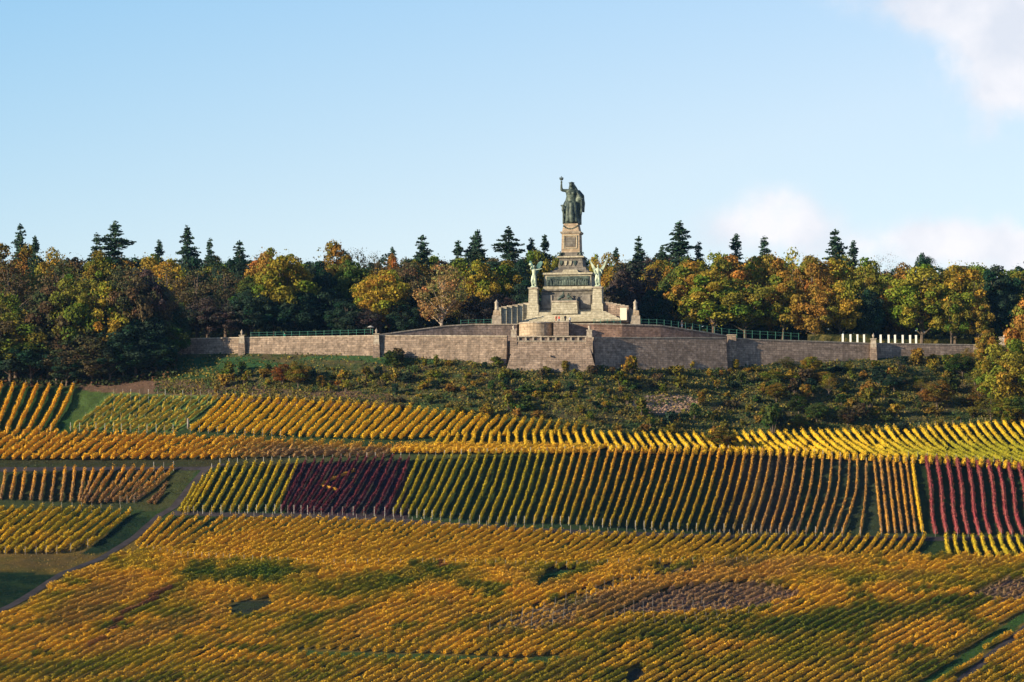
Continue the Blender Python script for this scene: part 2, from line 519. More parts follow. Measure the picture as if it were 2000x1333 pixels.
def ground_color(px, py):
    n1 = fbm(px / 40, py / 16, 3); n2 = fbm(px / 9, py / 5, 9)
    c = np.zeros(np.shape(px) + (3,)); c[:] = (.022, .042, .018)  # vineyard ground kept dark: shade between the rows is in its colour
    def put(mask, col, k=1.0):
        m = (np.clip(mask, 0, 1) * k)[..., None]; c[:] = c * (1 - m) + np.array(col) * m
    l0 = IP(px, T_BASE); l1 = IP(px, T_L1); l2 = IP(px, T_L2); l3 = IP(px, T_L3)
    scrub = (py < l1)
    put(scrub, (.045, .062, .028)); put(scrub * np.clip((n1 - .5) * 6, 0, 1), (.075, .06, .035)); put(scrub * np.clip((n2 - .55) * 6, 0, 1), (.13, .10, .04), .6)
    put(scrub & inpoly(px, py, [(290, 700), (480, 698), (560, 712), (470, 735), (420, 752), (300, 750)]), (.025, .075, .03), .9)
    put(scrub & inpoly(px, py, [(735, 690), (870, 696), (860, 712), (740, 708), (560, 700)]), (.025, .08, .03), .8)
    put((py > l1 - 30) & (py < l1 + 2) & (px < 760) & (px > 150), (.13, .075, .06), .85)
    put((py > l1 - 16) & (py < l1 + 4) & (px > 780), (.045, .075, .03), .9)
    put((np.hypot((px - 1300) / 66, (py - 790) / 20) < 1) & scrub, (.30, .21, .19), .85)
    put(inpoly(px, py, [(120, 758), (215, 768), (180, 800), (150, 838), (108, 835)]), (.06, .10, .03), .9)
    put(inpoly(px, py, [(215, 768), (430, 774), (350, 845), (130, 840)]), (.10, .17, .05), .8)
    put((py > l1) & (py < l2) & (px < 140), (.02, .06, .02), .8)
    put((py > 880) & (py < 912) & (px < 780), (.045, .04, .022), .8)
    put((py > l2) & (py < l3) & (px > 560) & (px < 800), (.035, .018, .035), .9)  # purple shadow under the red rows, painted into the ground
    put((py > l2) & (py < l3) & (px > 1400) & (px < 1560), (.05, .035, .035), .6)
    put((py > l2) & (py < l3) & (px > 1600) & (px < 1780), (.035, .045, .03), .7)
    put(inpoly(px, py, [(560, 893), (800, 888), (1000, 884), (1000, 893), (800, 900), (560, 908)]), (.06, .075, .03), .8)
    put((py > 905) & (py < 995) & (px < 360), (.035, .04, .022), .7)
    put(inpoly(px, py, [(345, 915), (385, 915), (340, 985), (300, 1000), (255, 996), (300, 960)]), (.04, .045, .02), .9)
    put((py > 1075) & (py < 1112) & (px < 200), (.11, .065, .05), .8)
    put((py > l3 + 40), (.10, .07, .02), .75)
    put((py > l3 + 40) * np.clip((n1 - .45) * 5, 0, 1), (.15, .10, .025), .7)
    for poly, col in ((DARK1, (.008, .022, .014)), (DARK2, (.005, .018, .012)), (BARE1, (.02, .026, .02)), (GRASS1, (.018, .06, .022)), (BARE2, (.20, .12, .10)), (BARE3, (.17, .10, .085)), (BARE4, (.03, .03, .028)), (GREY1, (.18, .13, .09))):
        put(inpoly(px, py, poly), col)
    put(lanes_dist(px, py, LANE_E) < 9, (.03, .07, .02)); put(lanes_dist(px, py, LANE_D) < 5, (.03, .06, .02))
    return c * (.72 + .56 * n2)[..., None]


def make_hill():
    cols = np.concatenate([np.linspace(-6000, -200, 30)[:-1], np.arange(-200, 2205, 7.0), np.linspace(2210, 8000, 30)])
    rows = []
    # valley floor and foot of the slope, bottom to top
    nb = [(-3000, -30), (200, -30), (700, -28), (850, -18), (950, -2)]
    pts = []; colr = []
    for (Y, z) in nb:
        p = np.stack([cols * 0 + Y, cols * 0 + z], -1)
        base = ground(cols, cols * 0 + 1420)
        X = base[:, 0]
        pts.append(np.stack([X, np.full_like(X, Y), np.full_like(X, z)], -1)); colr.append(np.tile((.12, .12, .05), (len(cols), 1)))
    for py in np.arange(1420, 1060, -4.0):
        q = cols * 0 + py
        pts.append(ground(cols, q)); colr.append(ground_color(cols, q))
    nfine = 110
    base = IP(cols, T_BASE)
    for i in range(nfine + 1):
        q = 1058 + (base - 1058) * i / nfine
        pts.append(ground(cols, q)); colr.append(ground_color(cols, q))
    yw = IP(cols, T_YW)
    for dY in (.9, 1.3, 4, 8, 14, 22, 32, 45, 60, 90, 150, 300, 900, 3000):
        if dY == .9: p = ground(cols, base); p[:, 1] += .9; 
        else:
            p = at(cols, 660 + 0 * cols, yw + dY); p[:, 2] = plateau_z(cols, yw + dY)
            if dY > 400: p[:, 2] -= (dY - 300) * .05
        pts.append(p)
        lawn = (cols > 1440) * 1.0
        c = np.tile((.07, .075, .03), (len(cols), 1)) * (1 - lawn[:, None]) + np.array((.13, .26, .03)) * lawn[:, None] * (1 if dY < 16 else .4)
        mid = ((cols > 700) & (cols < 1440)) & (dY < 40)
        c[mid] = (.22, .17, .13)
        colr.append(c)
    P = np.array(pts); Cc = np.array(colr)
    # fine unevenness
    R, K = P.shape[:2]
    P[6:5 + 90 + nfine, :, 2] += (fbm(P[6:5 + 90 + nfine, :, 0] / 5, P[6:5 + 90 + nfine, :, 1] / 5, 5) - .5) * .5
    idx = np.arange(R * K).reshape(R, K)
    f = np.stack([idx[:-1, :-1], idx[:-1, 1:], idx[1:, 1:], idx[1:, :-1]], -1).reshape(-1, 4)
    me = raw_mesh('hillside', P.reshape(-1, 3), f, Cc.reshape(-1, 3), smooth=True)
    m, nt, p, out = mat_new('hill_ground')
    a = N(nt, 'ShaderNodeAttribute', attribute_name='col')
    tc = N(nt, 'ShaderNodeTexCoord')
    n1 = N(nt, 'ShaderNodeTexNoise', Scale=.9, Detail=6.0, Roughness=.7); nt.links.new(tc.outputs['Object'], n1.inputs['Vector'])
    n2 = N(nt, 'ShaderNodeTexNoise', Scale=.16, Detail=3.0); nt.links.new(tc.outputs['Object'], n2.inputs['Vector'])
    c = mixc(nt, ramp(nt, n1.outputs[0], .42, .68, 0, .3), a.outputs['Color'], (.05, .045, .02))
    c = mixc(nt, ramp(nt, n2.outputs[0], .45, .65, 0, .4), c, (.03, .05, .02))
    nt.links.new(c, p.inputs['Base Color']); p.inputs['Roughness'].default_value = .95; p.inputs['Specular IOR Level'].default_value = 0
    bp = N(nt, 'ShaderNodeBump', Strength=.8, Distance=.4); nt.links.new(n1.outputs[0], bp.inputs['Height']); nt.links.new(bp.outputs[0], p.inputs['Normal'])
    o = link('hillside_ground', me, m); tag(o, kind='structure')
    return P


HILL = make_hill()
# flat land far around the hill
mb = MB(); mb.add([(-15000, -6000, -32), (15000, -6000, -32), (15000, 15000, -32), (-15000, 15000, -32)], [(0, 1, 2, 3)])
tag(mb.build('valley_ground', plain_material('valley_field', (.10, .11, .05), .95, .3, .01)), kind='structure')


def strip(name, poly, w, mat):
    """a track laid on the hillside along a photo polyline"""
    P = np.array(poly, float); L = np.concatenate([[0], np.cumsum(np.hypot(*(P[1:] - P[:-1]).T))])
    s = np.arange(0, L[-1], 4.0); x = np.interp(s, L, P[:, 0]); y = np.interp(s, L, P[:, 1])
    c = ground(x, y); d = np.gradient(c, axis=0); d[:, 2] = 0; d /= np.linalg.norm(d, axis=1)[:, None] + 1e-9
    nrm = np.stack([-d[:, 1], d[:, 0], 0 * d[:, 0]], -1)
    # sample ground below each offset point through the hill grid
    v = []
    for k in (-1, -.33, .33, 1):
        q = c + nrm * w * .5 * k
        v.append(q)
    V_ = np.stack(v, 1)
    V_[..., 2] = hill_z(V_[..., 0], V_[..., 1]) + .09
    n = len(c); idx = np.arange(n * 4).reshape(n, 4)
    f = np.stack([idx[:-1, :-1], idx[:-1, 1:], idx[1:, 1:], idx[1:, :-1]], -1).reshape(-1, 4)
    o = link(name, raw_mesh(name, V_.reshape(-1, 3), f, smooth=True), mat)
    tag(o, kind='structure'); return o


from mathutils.bvhtree import BVHTree
_h = bpy.data.objects['hillside_ground'].data
_bv = BVHTree.FromPolygons([tuple(v.co) for v in _h.vertices], [tuple(p.vertices) for p in _h.polygons])


def hill_z1(x, y):
    r = _bv.ray_cast(Vector((x, y, 500)), Vector((0, 0, -1)))
    return r[0].z if r[0] is not None else 0.0


def hill_z(x, y):
    x = np.asarray(x, float); y = np.asarray(y, float)
    return np.array([hill_z1(a, b) for a, b in zip(x.ravel(), y.ravel())]).reshape(x.shape)


strip('vineyard_track', LANE_A, 2.2, M_TRACK)
strip('vineyard_track', LANE_B, 2.0, M_TRACK)
strip('vineyard_track', LANE_C, 2.4, M_TRACK)
strip('vineyard_track', LANE_F, 2.0, M_TRACK)

# ------------------------------------------------------------------ monument and terraces
def wall_part(name, pts, mat, thick=1.0, batter=.12, bury=1.5, parent=None, cope=True, zcap=.28):
    """pts: list of (px, top_py, bottom_py, Y). retaining wall with a sloping face and a coping"""
    P = [(at(px, t, Y), at(px, b, Y)) for px, t, b, Y in pts]
    n = len(P)
    dirs = []
    for i in range(n):
        a = P[max(i - 1, 0)][0]; b = P[min(i + 1, n - 1)][0]
        d = Vector((b[0] - a[0], b[1] - a[1], 0)).normalized(); dirs.append(Vector((d.y, -d.x, 0)))
    m = MB(); cp = MB(); v = []; cv = []
    for (t, b), nn in zip(P, dirs):
        t = Vector(t); zb = b[2] - bury; h = t.z - zb
        ft = t.copy(); fb = Vector((t.x, t.y, zb)) + nn * batter * h
        bt = t - nn * thick; bb = Vector((bt.x, bt.y, zb))
        v += [fb, ft, bt, bb]
        cv += [ft + nn * .12, ft + nn * .12 + Vector((0, 0, zcap)), bt - nn * .08 + Vector((0, 0, zcap)), bt - nn * .08]
    def grid(mbx, vv):
        f = []
        for i in range(n - 1):
            for k in range(4):
                k2 = (k + 1) % 4
                f.append((i * 4 + k, (i + 1) * 4 + k, (i + 1) * 4 + k2, i * 4 + k2))
        f.append((0, 1, 2, 3)); f.append(((n - 1) * 4 + 3, (n - 1) * 4 + 2, (n - 1) * 4 + 1, (n - 1) * 4))
        mbx.add(vv, f)
    grid(m, v); grid(cp, cv)
    o = m.build(name, mat, parent)
    c = cp.build('coping', M_COPE, parent if parent is not None else o) if cope else None
    return o, c


# front terrace wall: a left and a right wing and the bastion between them
t = empty('terrace_wall', at(700, 690, 1472), 'long reddish stone terrace wall left of the bastion, running into the trees', 'wall', 'terrace walls')
def rel(o, t):
    o.parent = t; o.matrix_parent_inverse = Matrix.Translation(-Vector(t.location))
def wing(t, pts, mat=M_WALL, **kw):
    o, c = wall_part('wall_face', pts, mat, **kw)
    rel(o, t)
    if c: c.parent = o
    return o
def P3(px): return (px, float(IP(px, T_TOPW)), float(IP(px, T_BASE)), float(IP(px, T_YW)))
wing(t, [P3(x) for x in (200, 310, 400, 470, 560, 650, 735, 800, 860, 920, 990)], M_WALL_SHADE)
t = empty('terrace_wall', at(1300, 715, 1472), 'high grey stone terrace wall just right of the bastion', 'wall', 'terrace walls')
wing(t, [P3(x) for x in (1160, 1200, 1260, 1320, 1380, 1418)])
t = empty('terrace_wall', at(1650, 700, 1490), 'lower grey stone terrace wall under the lawn at the right', 'wall', 'terrace walls')
wing(t, [(x, float(IP(x, T_TOPW)), float(IP(x, T_BASE)), float(IP(x, T_YW))) for x in (1426, 1480, 1540, 1600, 1650, 1700, 1760, 1830, 1900, 1980)])

# bastion
BY = 1461.0
bt = empty('bastion', at(1076, 716, BY), 'brown stone bastion with sloping face and arcaded parapet below the monument', 'bastion')
def bl(px, py, dy=0.0):       # local coordinates on the bastion's front plane
    p = at(px, py, BY); o = bt.location
    return float(p[0] - o[0]), float(p[2] - o[2])
xl, zt = bl(1005, 668); xr, _ = bl(1149, 668); xlb, zb = bl(986, 717); xrb, _ = bl(1166, 717)
mb = MB(); d0 = -1.6
mb.add([(xlb, d0, zb - 2), (xrb, d0, zb - 2), (xrb, 14, zb - 2), (xlb, 14, zb - 2), (xl, 0, zt), (xr, 0, zt), (xr, 14, zt), (xl, 14, zt)],
       [(0, 3, 2, 1), (4, 5, 6, 7), (0, 1, 5, 4), (1, 2, 6, 5), (2, 3, 7, 6), (3, 0, 4, 7)])
mb.build('wall_face', M_WALL, bt)
MB().box(xl - .15, xr + .15, -.18, .9, zt, zt + .3).build('string_course', M_COPE, bt)
_, zp = bl(1076, 657)
mb = MB()
MB().box(xl + .9, xr - .6, .35, .75, zt + .3, zp - .25).build('parapet_back', M_WALLD, bt)
nb = 10; span = (xr - .6) - (xl + .9)
for i in range(nb):
    x = xl + .9 + span * i / (nb - 1)
    MB().box(x - .22, x + .22, -.05, .348, zt + .3, zp - .25).build('pier', M_COPE, bt)
MB().box(xl + .6, xr - .3, -.16, .9, zp - .25, zp + .05).build('parapet_coping', M_COPE, bt)
x, z = bl(1076, 698); MB().box(x - .15, x + .15, -1.35, -.6, z, z + .35).build('drain_spout', plain_material('dark_hole', (.02, .02, .02), .9), bt)


def wall_pillar(px, py_top, py_base, Y, label, w=1.5, finial=True, body=M_COPE, h_extra=0.0):
    t = empty('wall_pillar', at(px, py_base, Y), label, 'pillar', 'pillars on the terrace walls')
    H = float(at(px, py_top, Y)[2] - t.location.z); hf = 1.6 if finial else 0
    hb = H - hf
    MB().frustum(-w / 2 - .15, w / 2 + .15, -w / 2 - .15, w / 2 + .15, -2.0, hb * .55, .1, .1).build('pillar_base', M_WALL, t)
    MB().frustum(-w / 2, w / 2, -w / 2, w / 2, hb * .55, hb, .15, .15).build('pillar_shaft', body, t)
    MB().box(-w / 2 - .02, w / 2 + .02, -w / 2 - .02, w / 2 + .02, hb, hb + .2).build('pillar_cap', M_COPE, t)
    if finial:
        MB().lathe([(.28, hb + .2), (.16, hb + .5), (.34, hb + .85), (.3, hb + 1.1), (.08, hb + 1.35), (.05, H), (0, H + .02)], 8).build('finial', M_COPE, t, smooth=True)
    return t


for px, pt, pb, lab in ((472, 644, 690, 'stone pillar with finial on the left wall, nearest the dark woods'),
                        (735, 641, 697, 'stone pillar with finial on the left wall, midway between wood edge and bastion'),
                        (1003, 634, 676, 'stone pillar with finial at the left corner of the bastion'),
                        (1151, 634, 676, 'stone pillar with finial at the right corner of the bastion'),
                        (1429, 656, 716, 'wide grey pillar where the right terrace wall steps back'),
                        (1706, 651, 700, 'stone pillar with finial between the two groups of white posts'),
                        (1957, 660, 692, 'pinkish stone block at the far right end of the wall')):
    Yp = float(IP(px, T_YW)) - .8
    if px in (1003, 1151): Yp = BY + .6
    if px == 1429: Yp = 1480.6
    wall_pillar(px, pt, pb, Yp, lab, w=2.4 if px == 1429 else 1.5, finial=px not in (1957, 1429), body=M_WALL if px in (1429,) else M_COPE)

# upper terrace
UP = [(735, 656, 668, 1479), (800, 647, 668, 1482), (870, 638, 668, 1485), (925, 635, 668, 1487), (1010, 635, 668, 1488)]
t = empty('upper_retaining_wall', at(870, 660, 1483), 'low purple-grey upper wall rising towards the monument from the left', 'wall', 'upper terrace walls')
wing(t, UP, M_WALLD, batter=.05)  # dark stone carries this wall's shadow in its colour
UPR = [(1112, 634, 668, 1483), (1160, 634, 668, 1483), (1215, 635, 668, 1484), (1290, 637, 668, 1488), (1350, 646, 668, 1492), (1420, 657, 668, 1497)]
t = empty('upper_retaining_wall', at(1250, 660, 1483), 'reddish brown upper wall falling away to the right of the monument', 'wall', 'upper terrace walls')
wing(t, UPR, M_EARTHWALL, batter=.05)
# terrace ground on top of these walls
va = []
for px, tp, bp_, Y in UP + [(1060, 635, 668, 1484)] + UPR:
    a = at(px, tp, Y); z = float(a[2]) - .25
    k = Y / 1500
    va.append([(a[0], Y - .1, z), (a[0] * 1.0, Y + 12, z + .1), (a[0], Y + 45, z + .2)])
A = np.array(va, float); n = len(A); idx = np.arange(n * 3).reshape(n, 3)
f = np.stack([idx[:-1, :-1], idx[1:, :-1], idx[1:, 1:], idx[:-1, 1:]], -1).reshape(-1, 4)
tag(link('upper_terrace_ground', raw_mesh('upper_terrace_ground', A.reshape(-1, 3), f), M_PAVE), kind='structure')

# round sunlit drum and pier in front of the stairs
DY = 1479.0
dt = empty('stair_bastion', at(1048, 660, DY), 'round sunlit orange stone bay in front of the monument steps', 'bastion')
R = 4.35; ztop = float(at(1048, 631, DY)[2] - dt.location.z)
MB().lathe([(R + .1, -3), (R, ztop)], 28, 0, R).build('curved_wall', M_PED, dt)
MB().lathe([(R + .18, ztop), (R + .18, ztop + .3), (R - .5, ztop + .3)], 28, 0, R).build('coping', M_COPE, dt)
pt_ = empty('stair_pier', at(1096, 660, DY - .5), 'square brown stone pier beside the round sunlit bay', 'pier')
zz = float(at(1096, 630, DY)[2] - pt_.location.z)
MB().box(-1.9, 1.9, 0, 6, -3, zz).build('pier_body', M_WALL, pt_)
MB().box(-2.05, 2.05, -.15, 6, zz, zz + .3).build('pier_cap', M_COPE, pt_)

# ---- the monument itself, local frame: x right, y back, z up; front turned slightly to the left
MY = 1500.0; S = 0.13
MROT = math.radians(-9)
M0 = at(1112, 632, MY)
def mx(px): return (px - 1112) * S / math.cos(MROT)
def mz(py): return (632 - py) * S
mon = empty('monument', M0, 'tall tiered sandstone monument on the hilltop carrying bronze statues', 'monument', rotz=MROT)
# broad steps
def stair(x0, x1, y0, z0, n, tread, rise, depth):
    m = MB()
    for i in range(n): m.box(x0 + i * tread * .4, x1 - i * tread * .4, y0 + i * tread, y0 + depth, z0 + i * rise, z0 + (i + 1) * rise)
    return m
stair(mx(1027), mx(1200), -8.5, mz(634), 7, .5, .2, 16).build('steps', M_MON, mon)
MB().frustum(mx(1033), mx(1186), -4.6, 9, mz(623), mz(612), .3, .3).build('podium', M_MON, mon)
MB().frustum(mx(1056), mx(1163), -2.2, 8, mz(612), mz(607), .1, .1).build('plinth', M_MON, mon)
# lower tier
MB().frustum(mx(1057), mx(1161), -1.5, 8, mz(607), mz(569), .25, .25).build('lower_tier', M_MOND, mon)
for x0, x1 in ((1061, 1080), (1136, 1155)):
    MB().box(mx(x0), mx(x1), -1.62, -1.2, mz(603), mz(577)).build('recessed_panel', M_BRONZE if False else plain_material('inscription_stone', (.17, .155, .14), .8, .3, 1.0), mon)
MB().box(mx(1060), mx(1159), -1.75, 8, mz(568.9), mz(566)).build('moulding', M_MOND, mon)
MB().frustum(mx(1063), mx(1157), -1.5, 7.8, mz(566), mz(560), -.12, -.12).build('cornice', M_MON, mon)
# central projecting altar with the bronze group
MB().frustum(mx(1081), mx(1134), -5.0, -1.3, mz(616), mz(593), .35, .35).build('altar_block', M_MON, mon)
MB().box(mx(1083), mx(1132), -4.9, -1.3, mz(592.9), mz(590)).build('altar_ledge', M_COPE, mon)
# main relief tier
MB().box(mx(1064), mx(1156), -1.1, 7.6, mz(559.9), mz(537)).build('relief_tier', M_MON, mon)
rel_bg = MB().box(mx(1069), mx(1152), -1.35, -1.05, mz(558.5), mz(540)).build('relief_panel', M_BRONZE, mon)
gm = MB()
rr = random.Random(4)
for i in range(34):
    x = mx(1071 + 79 * i / 33) + rr.uniform(-.1, .1); h = rr.uniform(1.5, 1.95)
    if 14 < i < 19: h += .35
    gm.tube([(x, -1.5, mz(558.5)), (x + rr.uniform(-.1, .1), -1.55, mz(558.5) + h * .5), (x, -1.5, mz(558.5) + h * .8)], [.17, .2, .11], 6)
    gm.ball((x, -1.55, mz(558.5) + h * .92), .13, 6)
gm.build_skin('relief_figures', M_BRONZE, mon, .07)
MB().prism([(mx(1061), mz(537)), (mx(1159), mz(537)), (mx(1159), mz(533)), (mx(1132), mz(533)), (mx(1128), mz(527)), (mx(1103), mz(527)), (mx(1099), mz(533)), (mx(1061), mz(533))], -1.6, 8).build('stepped_cornice', M_MON, mon)
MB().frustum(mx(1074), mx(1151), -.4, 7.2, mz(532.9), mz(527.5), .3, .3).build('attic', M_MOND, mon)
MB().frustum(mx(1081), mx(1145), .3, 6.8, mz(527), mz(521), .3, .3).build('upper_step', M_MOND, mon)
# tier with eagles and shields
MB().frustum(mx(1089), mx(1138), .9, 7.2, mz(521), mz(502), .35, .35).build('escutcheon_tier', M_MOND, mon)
for k, xx in enumerate((1095, 1104, 1113, 1122)):
    s_ = MB()
    s_.prism([(mx(xx) - .38, mz(508)), (mx(xx) - .3, mz(515)), (mx(xx), mz(518)), (mx(xx) + .3, mz(515)), (mx(xx) + .38, mz(508))][::-1], .78, 1.15)
    s_.build('shield', M_MON if k in (1, 2) else M_BRONZE, mon)
MB().box(mx(1087), mx(1139.5), .7, 7.3, mz(501.9), mz(499)).build('ledge', M_MON, mon)
for sx in (-1, 1):   # carved eagle on each side of the ledge
    e = MB(); bx = mx(1113) + sx * 2.6
    e.ball((bx, 1.1, mz(495)), (.35, .3, .5), 8); e.ball((bx, .9, mz(490)), .18, 6)
    e.tube([(bx, 1.2, mz(494)), (bx + .7, 1.3, mz(492)), (bx + .9, 1.3, mz(497))], [.25, .2, .08], 6); e.tube([(bx, 1.2, mz(494)), (bx - .7, 1.3, mz(492)), (bx - .9, 1.3, mz(497))], [.25, .2, .08], 6)
    e.build_skin('eagle', M_BRONZE, mon, .08)
# pedestal
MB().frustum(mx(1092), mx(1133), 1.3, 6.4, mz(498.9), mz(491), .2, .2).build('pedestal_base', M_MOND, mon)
MB().frustum(mx(1094.5), mx(1130.5), 1.55, 6.2, mz(491), mz(454), .12, .12).build('pedestal', M_PED, mon)
MB().box(mx(1103), mx(1122), 1.5, 1.9, mz(480), mz(461)).build('emblem_panel', M_MOND, mon)
for a_ in range(4):
    x, z = [(1112.5, 458), (1112.5, 483), (1100, 470.5), (1125, 470.5)][a_]
    w, h = (11, .8) if a_ < 2 else (.8, 13)
    MB().box(mx(x - w), mx(x + w), 1.40 if a_ < 2 else 1.42, 1.75, mz(z + h), mz(z - h)).build('panel_moulding', M_MON, mon)
MB().frustum(mx(1093.5), mx(1131.5), 1.45, 6.3, mz(453.9), mz(450), -.2, -.2).build('pedestal_cornice', M_COPE, mon)
MB().frustum(mx(1096), mx(1129), 1.6, 6.1, mz(450), mz(434), .35, .35).build('upper_pedestal', M_PED, mon)
gar = MB()
for i in range(9):
    a = i / 8; gar.ball((mx(1099 + 27 * a), 1.75 + .1, mz(439 + 6 * math.sin(a * PI))), .28, 6)
gar.build_skin('garland', M_BRONZE, mon, .1)
# flank pedestals
for px0, px1 in ((1035, 1056), (1160, 1182)):
    s1 = MB().frustum(mx(px0 - 1), mx(px1 + 1), -4.5, -.9, mz(622), mz(597), .1, .1); s1.build('flank_pedestal_base', M_MON, mon)
    s2 = MB().frustum(mx(px0 + 1.5), mx(px1 - 1.5), -4.1, -1.3, mz(597), mz(566), .12, .12); s2.build('flank_pedestal', M_MON, mon)
    s3 = MB().frustum(mx(px0 + 1), mx(px1 - 1), -4.3, -1.1, mz(566), mz(563), -.08, -.08); s3.build('flank_pedestal_cap', M_COPE, mon)
# stepped side walls with stairs
for sgn in (-1, 1):
    xin, xout = (1036, 978) if sgn < 0 else (1184, 1236)
    nst = 6
    for i in range(nst):
        a0 = xin + (xout - xin) * i / nst; a1 = xin + (xout - xin) * (i + 1) / nst
        zt_ = mz(595 + 13 * (i / nst)); 
        x0, x1 = sorted((mx(a0), mx(a1)))
        MB().box(x0, x1 - .01, -3.4 - i * .9, 6, mz(636), zt_).build('stair_wall_block', M_WALL if sgn > 0 else M_MON, mon)
        MB().box(x0 - .05, x1 + .03, -3.5 - i * .9, -2.6 - i * .9, zt_, zt_ + .28 + i * .001).build('stair_coping', M_COPE, mon)
MB().prism([(mx(1186), mz(633)), (mx(1222), mz(633)), (mx(1218), mz(628)), (mx(1192), mz(615)), (mx(1184), mz(615))], -9.0, -8.2).build('ramp_wall', M_MON, mon)
MB().box(mx(1221), mx(1234), -9.4, -8.9, mz(633), mz(609)).build('white_stair_face', plain_material('pale_plaster', (.6, .56, .46), .7, .06), mon)


def side_pillar(px, label):
    t = empty('side_pillar', at(px, 632, 1490), label, 'pillar', 'pillars at the outer ends of the monument stairs')
    MB().frustum(-1.25, 1.25, -1.2, 1.2, -1, 1.9, .1, .1).build('pillar_base', M_COPE, t)
    MB().frustum(-.95, .95, -.95, .95, 1.9, 3.2, .1, .1).build('pillar_shaft', M_PED, t)
    MB().lathe([(.62, 3.2), (.5, 3.5), (.42, 5.0), (.55, 5.2), (.5, 5.4), (.2, 5.7), (.12, 5.95), (0, 6.0)], 10).build('finial', M_COPE, t, smooth=True)
side_pillar(970, 'pale stone pillar with tall finial left of the monument stairs')
side_pillar(1241, 'stone pillar with tall finial right of the monument stairs')


# ---- statues (bronze)
def world_from_mon(x, y, z):
    c, s = math.cos(MROT), math.sin(MROT)
    return (M0[0] + x * c - y * s, M0[1] + x * s + y * c, M0[2] + z)


